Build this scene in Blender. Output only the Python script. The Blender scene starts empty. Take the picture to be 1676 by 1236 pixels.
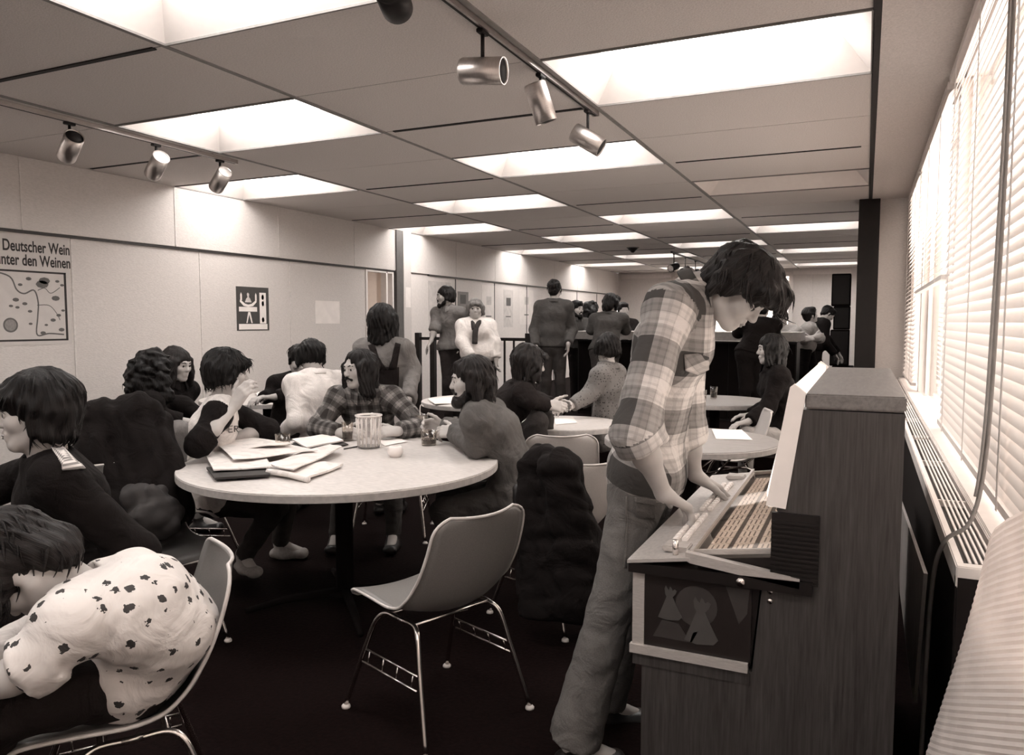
import bpy, bmesh, math, random
import numpy as np
from mathutils import Vector, Matrix, Quaternion
random.seed(7); rng = np.random.default_rng(7)
S = bpy.context.scene
C = S.collection

# ------------------------------------------------------------------ camera
FPX, CX, CY = 1255.0, 838.0, 618.0
YAW = math.atan(578 / 1255.0); PIT = math.atan(91 / 1255.0); EYE = 1.45
cam = bpy.data.cameras.new('camera'); cam.sensor_width = 36; cam.lens = FPX / 1676 * 36
cam.clip_start = 0.05; cam.clip_end = 200
co = bpy.data.objects.new('camera', cam); C.objects.link(co)
co.location = (0, 0, EYE); co.rotation_euler = (math.pi / 2 - PIT, 0, YAW)
S.camera = co
# ------------------------------------------------------------------ exposure, sky
S.view_settings.view_transform = 'Standard'; S.view_settings.look = 'None'
S.view_settings.gamma = 1; S.view_settings.use_curve_mapping = False
S.view_settings.exposure = 1.1
SKY = 2.3; LAMP = 6.0
wd = bpy.data.worlds.new('overcast_sky'); S.world = wd; wd.use_nodes = True
wd.node_tree.nodes['Background'].inputs[0].default_value = (1.0, 0.96, 0.93, 1)
wd.node_tree.nodes['Background'].inputs[1].default_value = SKY

# photo measurement -> world point: pixel (1676x1236 frame) at depth d along the view axis
_fw = Vector((-math.sin(YAW) * math.cos(PIT), math.cos(YAW) * math.cos(PIT), -math.sin(PIT)))
_rt = Vector((math.cos(YAW), math.sin(YAW), 0)); _up = _rt.cross(_fw)
def at(x, y, d): return Vector((0, 0, EYE)) + d * (_fw + _rt * ((x - CX) / FPX) - _up * ((y - CY) / FPX))
def on(x, y, z):
    r = _fw + _rt * ((x - CX) / FPX) - _up * ((y - CY) / FPX)
    return Vector((0, 0, EYE)) + r * ((z - EYE) / r.z)

# ------------------------------------------------------------------ materials
def T(v):
    t = min(1, max(0, v / 0.05)) ** 0.6
    return (v, v * (0.60 + 0.328 * t), v * (0.56 + 0.33 * t), 1)
class NT:
    def __init__(s, m): s.t = m.node_tree; s.n = s.t.nodes; s.b = s.n['Principled BSDF']
    def new(s, typ, **kw):
        n = s.n.new(typ)
        for k, v in kw.items():
            if k.startswith('i_'):
                key = k[2:]; n.inputs[int(key) if key.isdigit() else key.replace('_', ' ')].default_value = v
            else: setattr(n, k, v)
        return n
    def ln(s, a, b): s.t.links.new(a, b)
    def math(s, op, a, b=None, c=None):
        n = s.n.new('ShaderNodeMath'); n.operation = op
        for i, v in enumerate((a, b, c)):
            if v is None: continue
            if isinstance(v, (int, float)): n.inputs[i].default_value = v
            else: s.ln(v, n.inputs[i])
        return n.outputs[0]
    def mix(s, f, a, b):
        n = s.n.new('ShaderNodeMix'); n.data_type = 'RGBA'
        for i, v in ((0, f), (6, a), (7, b)):
            if isinstance(v, (int, float)): n.inputs[i].default_value = v
            elif isinstance(v, tuple): n.inputs[i].default_value = v
            else: s.ln(v, n.inputs[i])
        return n.outputs[2]
    def ramp(s, fac, stops):
        n = s.n.new('ShaderNodeValToRGB'); e = n.color_ramp.elements
        while len(e) < len(stops): e.new(0.5)
        for i, (p, c) in enumerate(stops): e[i].position = p; e[i].color = c
        s.ln(fac, n.inputs[0]); return n.outputs[0]
    def bump(s, h, strength, dist=0.01):
        n = s.new('ShaderNodeBump'); n.inputs['Strength'].default_value = strength; n.inputs['Distance'].default_value = dist
        s.ln(h, n.inputs['Height']); s.ln(n.outputs[0], s.b.inputs['Normal'])
M = {}
def mat(name, v, rough=0.6, metal=0.0, var=0.12, scale=30, bump=0.15, stretch=(1, 1, 1), dist=0.005, coat=0, spec=0.5, coord='Object', detail=4):
    if name in M: return M[name]
    m = bpy.data.materials.new(name); m.use_nodes = True; t = NT(m)
    a = v if isinstance(v, tuple) else T(v)
    tc = t.new('ShaderNodeTexCoord'); mp = t.new('ShaderNodeMapping'); mp.inputs['Scale'].default_value = stretch
    t.ln(tc.outputs[coord], mp.inputs[0])
    nz = t.new('ShaderNodeTexNoise'); nz.inputs['Scale'].default_value = scale; nz.inputs['Detail'].default_value = detail
    t.ln(mp.outputs[0], nz.inputs['Vector'])
    lo = tuple(c * (1 - var) for c in a[:3]) + (1,); hi = tuple(min(1, c * (1 + var)) for c in a[:3]) + (1,)
    t.ln(t.ramp(nz.outputs[0], [(0.3, lo), (0.7, hi)]), t.b.inputs['Base Color'])
    t.b.inputs['Roughness'].default_value = rough; t.b.inputs['Metallic'].default_value = metal
    t.b.inputs['Coat Weight'].default_value = coat; t.b.inputs['Specular IOR Level'].default_value = spec
    if bump: t.bump(nz.outputs[0], bump, dist)
    M[name] = m; return m
def wood(name, v, stretch=(14, 14, 1.2), rough=0.4, contrast=0.45, scale=9):
    m = bpy.data.materials.new(name); m.use_nodes = True; t = NT(m)
    tc = t.new('ShaderNodeTexCoord'); mp = t.new('ShaderNodeMapping'); mp.inputs['Scale'].default_value = stretch
    t.ln(tc.outputs['Object'], mp.inputs[0])
    n1 = t.new('ShaderNodeTexNoise', i_Scale=scale, i_Detail=6.0, i_Roughness=0.6); t.ln(mp.outputs[0], n1.inputs['Vector'])
    n2 = t.new('ShaderNodeTexNoise', i_Scale=scale * 0.25, i_Detail=2.0, i_Distortion=1.5); t.ln(mp.outputs[0], n2.inputs['Vector'])
    f = t.math('ADD', t.math('MULTIPLY', n1.outputs[0], 0.6), t.math('MULTIPLY', n2.outputs[0], 0.4))
    t.ln(t.ramp(f, [(0.32, T(v * (1 - contrast))), (0.5, T(v)), (0.68, T(v * (1 + contrast)))]), t.b.inputs['Base Color'])
    t.b.inputs['Roughness'].default_value = rough; t.bump(n1.outputs[0], 0.1, 0.002)
    M[name] = m; return m
def emit(name, col, strength):
    m = bpy.data.materials.new(name); m.use_nodes = True; n = m.node_tree.nodes
    b = n['Principled BSDF']; b.inputs['Base Color'].default_value = col; b.inputs['Roughness'].default_value = .5
    b.inputs['Emission Color'].default_value = col; b.inputs['Emission Strength'].default_value = strength
    M[name] = m; return m
def glassy(name, tint=(1, .96, .92, 1), rough=0.02, alpha=0.25):
    m = bpy.data.materials.new(name); m.use_nodes = True; n = m.node_tree.nodes; l = m.node_tree.links
    n.remove(n['Principled BSDF']); o = n['Material Output']
    tr = n.new('ShaderNodeBsdfTransparent'); tr.inputs[0].default_value = tint
    gl = n.new('ShaderNodeBsdfGlossy'); gl.inputs['Roughness'].default_value = rough
    lw = n.new('ShaderNodeLayerWeight'); lw.inputs[0].default_value = .5; fr = n.new('ShaderNodeMath'); fr.operation = 'POWER'; fr.inputs[1].default_value = 6; l.new(lw.outputs['Facing'], fr.inputs[0])
    ad = n.new('ShaderNodeMath'); ad.operation = 'ADD'; ad.inputs[1].default_value = alpha; l.new(fr.outputs[0], ad.inputs[0])
    mx = n.new('ShaderNodeMixShader'); l.new(ad.outputs[0], mx.inputs[0]); l.new(tr.outputs[0], mx.inputs[1]); l.new(gl.outputs[0], mx.inputs[2])
    l.new(mx.outputs[0], o.inputs[0]); M[name] = m; return m

mat('carpet', (0.006, 0.0026, 0.0024, 1), 1.0, var=.5, scale=60, bump=.6, spec=.08)
mat('ceiling_tile', 0.66, .95, var=.10, scale=120, bump=.5, spec=.1)
mat('ceiling_grid', 0.22, .7, scale=20)
mat('slot_black', 0.012, .8, scale=20)
mat('wall_vinyl', 0.62, .75, var=.06, scale=40, stretch=(1, 1, 3), bump=.5, spec=.2)
mat('wall_light', 0.72, .8, var=.04, scale=30, bump=.2, spec=.2)
mat('batten', 0.62, .4, scale=30, bump=0)
mat('rail_dark', 0.03, .5, scale=20)
mat('post_brown', 0.10, .6, scale=20)
mat('white_paint', 0.80, .5, var=.03, scale=20, bump=.05)
mat('coffer_white', 0.82, .6, var=.02, scale=20, bump=0)
mat('chrome', 0.62, .22, 1.0, var=.1, scale=15, bump=0)
mat('brushed_alu', 0.55, .36, 1.0, var=.12, scale=40, stretch=(1, 1, 12), bump=.05)
mat('alu_bright', 0.50, .32, .35, var=.12, scale=60, stretch=(1, 1, 8), bump=.05)
mat('black_paint', 0.008, .45, scale=20, spec=.3)
mat('black_matte', 0.006, .9, scale=40, bump=.3, spec=.1)
mat('black_metal', 0.010, .5, scale=20, spec=.3)
mat('paper', 0.80, .8, var=.05, scale=8, bump=.1)
mat('paper_grey', 0.60, .85, var=.12, scale=12, bump=.2)
mat('ink', 0.03, .8, scale=20, bump=0)
mat('ink_mid', 0.12, .8, scale=20, bump=0)
mat('shell_grey', 0.17, .42, var=.10, scale=220, bump=.06, dist=.001)
mat('shell_light', 0.50, .40, var=.06, scale=200, bump=.04, dist=.001)
mat('shell_dark', 0.05, .42, var=.10, scale=220, bump=.06, dist=.001)
mat('shell_rim', 0.55, .4, scale=30, bump=0)
mat('heater_dark', 0.012, .6, scale=30, spec=.2)
mat('sill_white', 0.72, .5, var=.04, scale=15, bump=.05)
mat('grille_dark', 0.02, .6, scale=30)
mat('laminate', 0.56, .42, var=.16, scale=26, stretch=(1, 5, 1), bump=.04, dist=.001)
mat('laminate_edge', 0.42, .5, var=.12, scale=40, bump=.05)
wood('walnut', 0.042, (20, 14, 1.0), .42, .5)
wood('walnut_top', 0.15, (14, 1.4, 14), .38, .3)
wood('laminate_wood', 0.30, (3, 16, 3), .38, .22)
wood('board_brown', 0.32, (10, 10, 1), .6, .2)
glassy('clear_glass', alpha=.03); glassy('window_glass', alpha=.02); glassy('tumbler_glass', (.93, .90, .87, 1), .03, .06)
emit('lamp_diffuser', (1.0, 0.96, 0.92, 1), LAMP)
emit('marquee_lit', (1.0, 0.92, 0.84, 1), 0.55)

# ------------------------------------------------------------------ object helpers
def tag(o, label=None, cat=None, group=None, kind=None):
    if label: o['label'] = label
    if cat: o['category'] = cat
    if group: o['group'] = group
    if kind: o['kind'] = kind
    return o
def link(name, me, m, parent=None, smooth=False):
    if m is not None:
        for x in (m if isinstance(m, (list, tuple)) else [m]): me.materials.append(M[x] if isinstance(x, str) else x)
    if smooth: me.polygons.foreach_set('use_smooth', [True] * len(me.polygons))
    o = bpy.data.objects.new(name, me); C.objects.link(o)
    if parent is not None: o.parent = parent
    return o
def obj(name, bm, m, parent=None, smooth=False):
    bmesh.ops.recalc_face_normals(bm, faces=bm.faces)
    me = bpy.data.meshes.new(name); bm.to_mesh(me); bm.free()
    return link(name, me, m, parent, smooth)
def thing(name, label, cat, loc=(0, 0, 0), rz=0, group=None):
    o = bpy.data.objects.new(name, None); C.objects.link(o); o.empty_display_size = .1
    o.location = loc; o.rotation_euler = (0, 0, rz); tag(o, label, cat, group); return o
def struct(name, bm, m, label, cat, parent=None):
    o = obj(name, bm, m, parent); tag(o, label, cat, kind='structure'); return o
def copy_tree(o, parent=None):
    c = o.copy(); C.objects.link(c); c.parent = parent
    for ch in list(o.children): copy_tree(ch, c)
    return c
def NB(): return bmesh.new()
def box(bm, c, s, bev=0, R=None):
    r = bmesh.ops.create_cube(bm, size=1); vs = r['verts']
    for v in vs:
        v.co = Vector((v.co.x * s[0], v.co.y * s[1], v.co.z * s[2]))
    if bev:
        es = list({e for v in vs for e in v.link_edges})
        r2 = bmesh.ops.bevel(bm, geom=es, offset=bev, segments=2, affect='EDGES'); vs = list({v for f in r2['faces'] for v in f.verts} | {v for v in vs if v.is_valid})
        # collect whole island
        seen = set(vs); st = list(vs)
        while st:
            v = st.pop()
            for e in v.link_edges:
                w = e.other_vert(v)
                if w not in seen: seen.add(w); st.append(w)
        vs = list(seen)
    for v in vs:
        if R is not None: v.co = R @ v.co
        v.co += Vector(c)
    return vs
def bx(bm, x0, x1, y0, y1, z0, z1, bev=0):
    return box(bm, ((x0 + x1) / 2, (y0 + y1) / 2, (z0 + z1) / 2), (abs(x1 - x0), abs(y1 - y0), abs(z1 - z0)), bev)
def bxo(name, dims, m, parent=None, bev=0):
    bm = NB(); bx(bm, *dims, bev); return obj(name, bm, m, parent)
def frames(pts):
    n = len(pts); out = []; prev = None
    for i in range(n):
        t = (pts[min(i + 1, n - 1)] - pts[max(i - 1, 0)]).normalized()
        if prev is None:
            a = Vector((0, 0, 1)) if abs(t.z) < .9 else Vector((1, 0, 0))
            s = t.cross(a).normalized()
        else:
            s = (prev - t * prev.dot(t)).normalized()
        prev = s; out.append((t, s, t.cross(s)))
    return out
def tube(bm, pts, r, n=8, cap=True):
    pts = [Vector(p) for p in pts]; fr = frames(pts); rings = []
    for i, p in enumerate(pts):
        rr = r[i] if isinstance(r, (list, tuple)) else r
        rings.append([bm.verts.new(p + rr * (math.cos(a) * fr[i][1] + math.sin(a) * fr[i][2])) for a in [2 * math.pi * k / n for k in range(n)]])
    for a, b in zip(rings, rings[1:]):
        for k in range(n): bm.faces.new((a[k], a[(k + 1) % n], b[(k + 1) % n], b[k]))
    if cap: bm.faces.new(rings[0][::-1]); bm.faces.new(rings[-1])
def spline(ctrl, m=6):
    P = [Vector(p) for p in ctrl]; out = []
    for i in range(len(P) - 1):
        p0 = P[max(i - 1, 0)]; p1 = P[i]; p2 = P[i + 1]; p3 = P[min(i + 2, len(P) - 1)]
        for k in range(m):
            t = k / m
            out.append(.5 * ((2 * p1) + (p2 - p0) * t + (2 * p0 - 5 * p1 + 4 * p2 - p3) * t * t + (3 * p1 - p0 - 3 * p2 + p3) * t ** 3))
    out.append(P[-1]); return out
def lathe(bm, prof, n=24, c=(0, 0, 0)):
    c = Vector(c); rings = []
    for r, z in prof:
        if r < 1e-6: rings.append([bm.verts.new(c + Vector((0, 0, z)))])
        else: rings.append([bm.verts.new(c + Vector((r * math.cos(2 * math.pi * k / n), r * math.sin(2 * math.pi * k / n), z))) for k in range(n)])
    for a, b in zip(rings, rings[1:]):
        for k in range(n):
            k2 = (k + 1) % n
            if len(a) == 1 and len(b) == 1: continue
            if len(a) == 1: bm.faces.new((a[0], b[k], b[k2]))
            elif len(b) == 1: bm.faces.new((a[k], a[k2], b[0]))
            else: bm.faces.new((a[k], a[k2], b[k2], b[k]))
def prism(bm, pts, y0, y1, axis='y'):
    def P(a, b, y): return {'y': Vector((a, y, b)), 'x': Vector((y, a, b)), 'z': Vector((a, b, y))}[axis]
    A = [bm.verts.new(P(a, b, y0)) for a, b in pts]; B = [bm.verts.new(P(a, b, y1)) for a, b in pts]
    n = len(pts)
    bm.faces.new(A); bm.faces.new(B[::-1])
    for k in range(n): bm.faces.new((A[k], B[k], B[(k + 1) % n], A[(k + 1) % n]))
def text(name, body, m, size, parent, Mx, align='LEFT', ext=0.0006):
    cu = bpy.data.curves.new(name, 'FONT'); cu.body = body; cu.size = size; cu.align_x = align; cu.extrude = ext; cu.offset = size * .02
    tmp = bpy.data.objects.new(name, cu); C.objects.link(tmp); bpy.context.view_layer.update()
    me = bpy.data.meshes.new_from_object(tmp.evaluated_get(bpy.context.evaluated_depsgraph_get())); bpy.data.objects.remove(tmp)
    me.materials.clear(); me.materials.append(M[m]); o = bpy.data.objects.new(name, me); C.objects.link(o); o.parent = parent; o.matrix_local = Mx; return o
# ================================================================== the room
XC = [0, -1.524, -3.048, -4.572, -6.096]; YR0 = 2.70; DY = .914; ZC = 2.75
XW = 0.33; XL = -6.096; YB = 20.05; YN = -2.784
def ry(k): return YR0 + DY * k
KMIN, KMAX = -6, 19
bm = NB(); bx(bm, XL - .1, XW + .3, YN - .1, YB + .1, -.12, 0); struct('floor', bm, 'carpet', 'dark almost black carpeted floor of the room', 'floor')
bm = NB(); bx(bm, XL, -.45, 7.35, YB, 0, .2); struct('platform', bm, 'carpet', 'dark raised floor area carrying the bar and railing', 'platform')
ceil = NB()
bx(ceil, XL - .1, XW + .3, YN - .1, YB + .1, 3.0, 3.08)
ceil_o = struct('ceiling', ceil, 'ceiling_grid', 'suspended ceiling of grey tiles with lit recessed troughs', 'ceiling')
# tee bars of the grid
bmx = NB(); bx(bmx, -.012, .012, YN, YB, ZC + .003, ZC + .02); mex = None
for i, x in enumerate(XC[1:4]):
    o = bxo('ceiling_bar', (x - .014, x + .014, YN, YB, ZC - .004, ZC + .02), 'ceiling_grid', ceil_o)
for k in range(KMIN, KMAX + 1):
    for c in range(4):
        pass
bmx.free()
bm = NB()
for k in range(KMIN, KMAX + 1): bx(bm, XL, -.01, ry(k) - .006, ry(k) + .006, ZC + .004, ZC + .02)
o = obj('ceiling_cross_bars', bm, 'ceiling_grid', ceil_o); o['kind'] = 'stuff'
def is_light(c, k):            # c: 0 = next to the windows
    return (k - 1) % 4 == 0 if c in (0, 2) else (k + 1) % 4 == 0
bm = NB(); bx(bm, -.755, .755, -.451, .451, 0, .02); bmesh.ops.recalc_face_normals(bm, faces=bm.faces)
tile_me = bpy.data.meshes.new('ceiling_panel'); bm.to_mesh(tile_me); bm.free(); tile_me.materials.append(M['ceiling_tile'])
lights = []
for k in range(KMIN, KMAX):
    for c in range(4):
        cx = (XC[c] + XC[c + 1]) / 2; cy = ry(k) + DY / 2
        if is_light(c, k): lights.append((c, k, cx, cy)); continue
        o = bpy.data.objects.new('ceiling_panel', tile_me); C.objects.link(o); o.parent = ceil_o; o.location = (cx, cy, ZC + random.uniform(0, .003))
# linear air slots along tile edges
slot_me = None
for k in range(KMIN, KMAX):
    for c in range(4):
        if ((k - 0) % 4 == 0 if c in (0, 2) else (k - 2) % 4 == 0):
            cx = (XC[c] + XC[c + 1]) / 2
            o = bxo('air_slot', (cx - .69, cx + .69, ry(k) - .014, ry(k) + .014, ZC - .004, ZC + .01), 'slot_black', ceil_o)
# soffit strip beside the window wall and the dark shadow gap
bxo('shadow_gap', (-.012, .022, YN, YB, ZC - .006, ZC + .02), 'slot_black', ceil_o)
bxo('soffit', (.022, XW + .25, YN, YB, ZC - .004, ZC + .03), 'ceiling_tile', ceil_o)
# light coffers
def coffer(lit):
    a, b, a2, b2, h = .75, .448, .60, .30, .17
    bm = NB()
    o1 = [bm.verts.new((sx * a, sy * b, 0)) for sx, sy in ((-1, -1), (1, -1), (1, 1), (-1, 1))]
    o2 = [bm.verts.new((sx * a2, sy * b2, h)) for sx, sy in ((-1, -1), (1, -1), (1, 1), (-1, 1))]
    for i in range(4): bm.faces.new((o1[i], o1[(i + 1) % 4], o2[(i + 1) % 4], o2[i]))
    m1 = bpy.data.meshes.new('housing'); bm.to_mesh(m1); bm.free(); m1.materials.append(M['coffer_white'])
    bm = NB(); bx(bm, -a2, a2, -b2, b2, h - .002, h + .02)
    m2 = bpy.data.meshes.new('diffuser'); bm.to_mesh(m2); bm.free(); m2.materials.append(M['lamp_diffuser' if lit else 'coffer_white'])
    bm = NB()
    for sx in (-1, 1): bx(bm, sx * a - .006, sx * a + .006, -b, b, -.006, .004)
    for sy in (-1, 1): bx(bm, -a, a, sy * b - .006, sy * b + .006, -.006, .004)
    m3 = bpy.data.meshes.new('frame'); bm.to_mesh(m3); bm.free(); m3.materials.append(M['ceiling_grid'])
    return m1, m2, m3
LIT, UNLIT = coffer(True), coffer(False)
colname = ['over the windows aisle', 'in the second row from the windows', 'in the third row from the windows', 'along the poster wall']
idx = {}
ordw = ['first', 'second', 'third', 'fourth', 'fifth', 'sixth', 'seventh', 'eighth']
for c, k, cx, cy in sorted(lights, key=lambda q: (q[0], q[1])):
    lit = not (c == 0 and k == 5)
    vis = idx.setdefault(c, 0); idx[c] += 1
    lab = ('unlit white ceiling light trough over the windows aisle' if not lit else
           'lit white ceiling light trough, %s from the front %s' % (ordw[vis], colname[c]))
    t = thing('ceiling_light', lab, 'ceiling light', (cx, cy, ZC), 0, 'recessed ceiling lights')
    for nm, me in zip(('housing', 'diffuser', 'frame'), LIT if lit else UNLIT):
        o = bpy.data.objects.new(nm, me); C.objects.link(o); o.parent = t

# ---- left wall: proud upper panels, rail, lower panels
DOOR = (8.60, 9.20)
bm = NB(); bx(bm, XL - .25, XL - .05, YN, DOOR[0] - .03, 0, 3.0); bx(bm, XL - .25, XL - .05, DOOR[1] + .03, YB, 0, 3.0); bx(bm, XL - .25, XL - .05, DOOR[0] - .03, DOOR[1] + .03, 2.16, 3.0)
bx(bm, XL - .25, XL - .05, DOOR[0] - .03, DOOR[1] + .03, 0, .2)
wl = struct('wall_left', bm, 'wall_vinyl', 'pale textured panel wall with posters on the left', 'wall')
ZR = 2.165
def panel(y0, y1, z0, z1, x, m='wall_vinyl'):
    return bxo('wall_panel', (x - .05, x, y0 + .003, y1 - .003, z0, z1), m, wl, .002)
ys = [YN, -1.3, .13, 1.55, 2.98, 4.375, 5.75, 7.08, DOOR[0] - .03]
for a, b in zip(ys, ys[1:]):
    panel(a, b, 0, ZR - .012, XL - .012)
    bxo('wall_batten', (XL - .012, XL - .006, b - .008, b + .008, 0, ZR - .02), 'batten', wl)
ys = [YN, -1.7, -.3, 1.1, 2.5, 3.95, 5.44, 6.88, 8.3, 9.26]
for a, b in zip(ys, ys[1:]):
    panel(a, b, ZR + .012, ZC, XL + .012)
    bxo('wall_batten', (XL + .012, XL + .017, b - .006, b + .006, ZR + .02, ZC), 'batten', wl)
bxo('wall_rail', (XL - .03, XL + .004, YN, 9.26, ZR - .012, ZR + .012), 'rail_dark', wl)
bxo('corner_post', (XL - .04, XL + .035, 9.26, 9.42, 0, ZC), 'post_brown', wl)
bxo('corner_post_cover', (XL - .04, XL + .045, 9.42, 9.62, 0, ZC), 'wall_vinyl', wl)
ys = [9.62, 11.05, 12.5, 13.95, 15.4, 16.85, 18.3, YB]
for a, b in zip(ys, ys[1:]):
    panel(a, b, 0, ZR - .012, XL - .012, 'wall_light'); panel(a, b, ZR + .012, ZC, XL + .004, 'wall_light')
bxo('wall_rail', (XL - .03, XL + .006, 10.2, YB, ZR - .012, ZR + .01), 'rail_dark', wl)
for a in ys[1:-1]: bxo('wall_batten', (XL - .012, XL - .004, a - .01, a + .01, 0, ZR - .02), 'rail_dark', wl)
# doorway with a glazed sidelight and the bright passage beyond
bm = NB()
for y in (DOOR[0] - .015, DOOR[1] + .015, DOOR[1] - .14): bx(bm, XL - .16, XL - .0, y - .018, y + .018, .2, 2.16)
bx(bm, XL - .16, XL, DOOR[0], DOOR[1], 2.13, 2.16)
d1 = struct('door_1', bm, 'white_paint', 'narrow glazed door frame at the end of the poster wall', 'door')
bxo('pane', (XL - .09, XL - .085, DOOR[0], DOOR[1] - .15, .2, 2.13), 'window_glass', d1)
bm = NB()
bx(bm, XL - 3.0, XL - 2.9, 7.6, 12.5, 0, 2.7); bx(bm, XL - 3.0, XL - .25, 7.5, 7.6, 0, 2.7); bx(bm, XL - 3.0, XL - .25, 12.5, 12.6, 0, 2.7)
bx(bm, XL - 3.0, XL - .25, 7.5, 12.6, 0, .2); bx(bm, XL - 3.0, XL - .25, 7.5, 12.6, 2.6, 2.7)
struct('wall_passage', bm, 'white_paint', 'white walls of the passage seen through the narrow door', 'wall')
for i, y in enumerate((9.9, 11.2)):
    t = thing('strip_light', ('nearer' if i == 0 else 'farther') + ' bright strip light in the passage beyond the narrow door', 'ceiling light', (XL - 1.6, y, 2.6), 0, 'passage strip lights')
    bxo('housing', (-.8, .8, -.13, .13, -.03, 0), 'white_paint', t); bxo('diffuser', (-.78, .78, -.11, .11, -.045, -.03), 'lamp_diffuser', t)

# ---- far wall
bm = NB()
WX0, WX1 = -4.55, -1.70
bx(bm, XL, WX0, YB, YB + .15, 0, 3.0); bx(bm, WX1, XW + .3, YB, YB + .15, 0, 3.0); bx(bm, WX0, WX1, YB, YB + .15, 2.62, 3.0); bx(bm, WX0, WX1, YB, YB + .15, 0, 1.0)
wf = struct('wall_far', bm, 'wall_light', 'plain pale wall at the far end behind the bar', 'wall')
bxo('wall_strip', (WX1 + .05, -.35, YB - .03, YB, 2.60, 2.70), 'white_paint', wf); bxo('wall_strip', (XL + .1, WX0 - .1, YB - .03, YB, 2.60, 2.70), 'white_paint', wf)
for x in (-1.2, -.75): bxo('wall_batten', (x - .006, x + .006, YB - .006, YB, .2, 2.6), 'batten', wf)
bm = NB()
for x in (WX0, -3.6, -2.65, WX1): bx(bm, x - .05, x + .05, YB - .05, YB + .1, 1.0, 2.62)
bx(bm, WX0, WX1, YB - .05, YB + .1, .96, 1.04); bx(bm, WX0, WX1, YB - .05, YB + .1, 2.58, 2.66)
w2 = struct('window_2', bm, 'white_paint', 'bright window in the far wall behind the bar', 'window')
for a, b in ((WX0, -3.6), (-3.6, -2.65), (-2.65, WX1)): bxo('pane', (a + .05, b - .05, YB + .05, YB + .056, 1.04, 2.58), 'window_glass', w2)
m = bpy.data.materials.new('slat_white'); m.use_nodes = True; M['slat_white'] = m
_n = m.node_tree.nodes; _l = m.node_tree.links; _b = _n['Principled BSDF']; _b.inputs['Base Color'].default_value = T(.80); _b.inputs['Roughness'].default_value = .45
_t = _n.new('ShaderNodeBsdfTranslucent'); _t.inputs[0].default_value = T(.75); _m = _n.new('ShaderNodeMixShader'); _m.inputs[0].default_value = .12
_nz = _n.new('ShaderNodeTexNoise'); _nz.inputs['Scale'].default_value = 20; _bp = _n.new('ShaderNodeBump'); _bp.inputs['Strength'].default_value = .05; _l.new(_nz.outputs[0], _bp.inputs['Height']); _l.new(_bp.outputs[0], _b.inputs['Normal'])
_l.new(_b.outputs[0], _m.inputs[1]); _l.new(_t.outputs[0], _m.inputs[2]); _l.new(_m.outputs[0], _n['Material Output'].inputs[0])
def slat_mesh(L, axis, tilt, w=.048):
    bm = NB(); n = 4; pr = []
    for i in range(n + 1):
        t = -1 + 2 * i / n; a = t * w / 2; b = .004 * (1 - t * t)
        pr.append((a * math.cos(tilt) - b * math.sin(tilt), a * math.sin(tilt) + b * math.cos(tilt)))
    A = [];B = []
    for a, b in pr:
        if axis == 'y': A.append(bm.verts.new((a, -L / 2, b))); B.append(bm.verts.new((a, L / 2, b)))
        else: A.append(bm.verts.new((-L / 2, a, b))); B.append(bm.verts.new((L / 2, a, b)))
    for i in range(n): bm.faces.new((A[i], A[i + 1], B[i + 1], B[i]))
    me = bpy.data.meshes.new('slat'); bm.to_mesh(me); bm.free(); me.materials.append(M['slat_white'])
    me.polygons.foreach_set('use_smooth', [True] * len(me.polygons)); return me
def blind(label, c0, L, z0, z1, axis, tilt, pitch=.04, group='white venetian blinds'):
    t = thing('venetian_blind', label, 'blind', (c0[0], c0[1], 0), 0, group)
    me = slat_mesh(L, axis, tilt); z = z1 - .05
    while z > z0 + .03:
        o = bpy.data.objects.new('slat', me); C.objects.link(o); o.parent = t; o.location = (0, 0, z); z -= pitch
    h = L / 2
    if axis == 'y':
        bxo('headrail', (-.025, .025, -h, h, z1 - .04, z1), 'sill_white', t); bxo('bottom_rail', (-.02, .02, -h, h, z0, z0 + .025), 'sill_white', t)
        for y in (-h * .72, 0, h * .72): bxo('ladder_tape', (-.027, -.025, y - .012, y + .012, z0, z1), 'sill_white', t)
    else:
        bxo('headrail', (-h, h, -.025, .025, z1 - .04, z1), 'sill_white', t); bxo('bottom_rail', (-h, h, -.02, .02, z0, z0 + .025), 'sill_white', t)
    return t
blind('white venetian blind pulled up over the far wall window, right bay', ((-2.65 + WX1) / 2, YB - .08), .9, 2.25, 2.62, 'x', .5, .06)
blind('white venetian blind pulled up over the far wall window, left bay', ((WX0 - 3.6) / 2, YB - .08), .9, 2.25, 2.62, 'x', .5, .06)
# near wall behind the camera
bm = NB(); bx(bm, XL - .2, XW + .3, YN - .15, YN, 0, 3.0); struct('wall_near', bm, 'wall_light', 'pale wall behind the viewer', 'wall')

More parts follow.
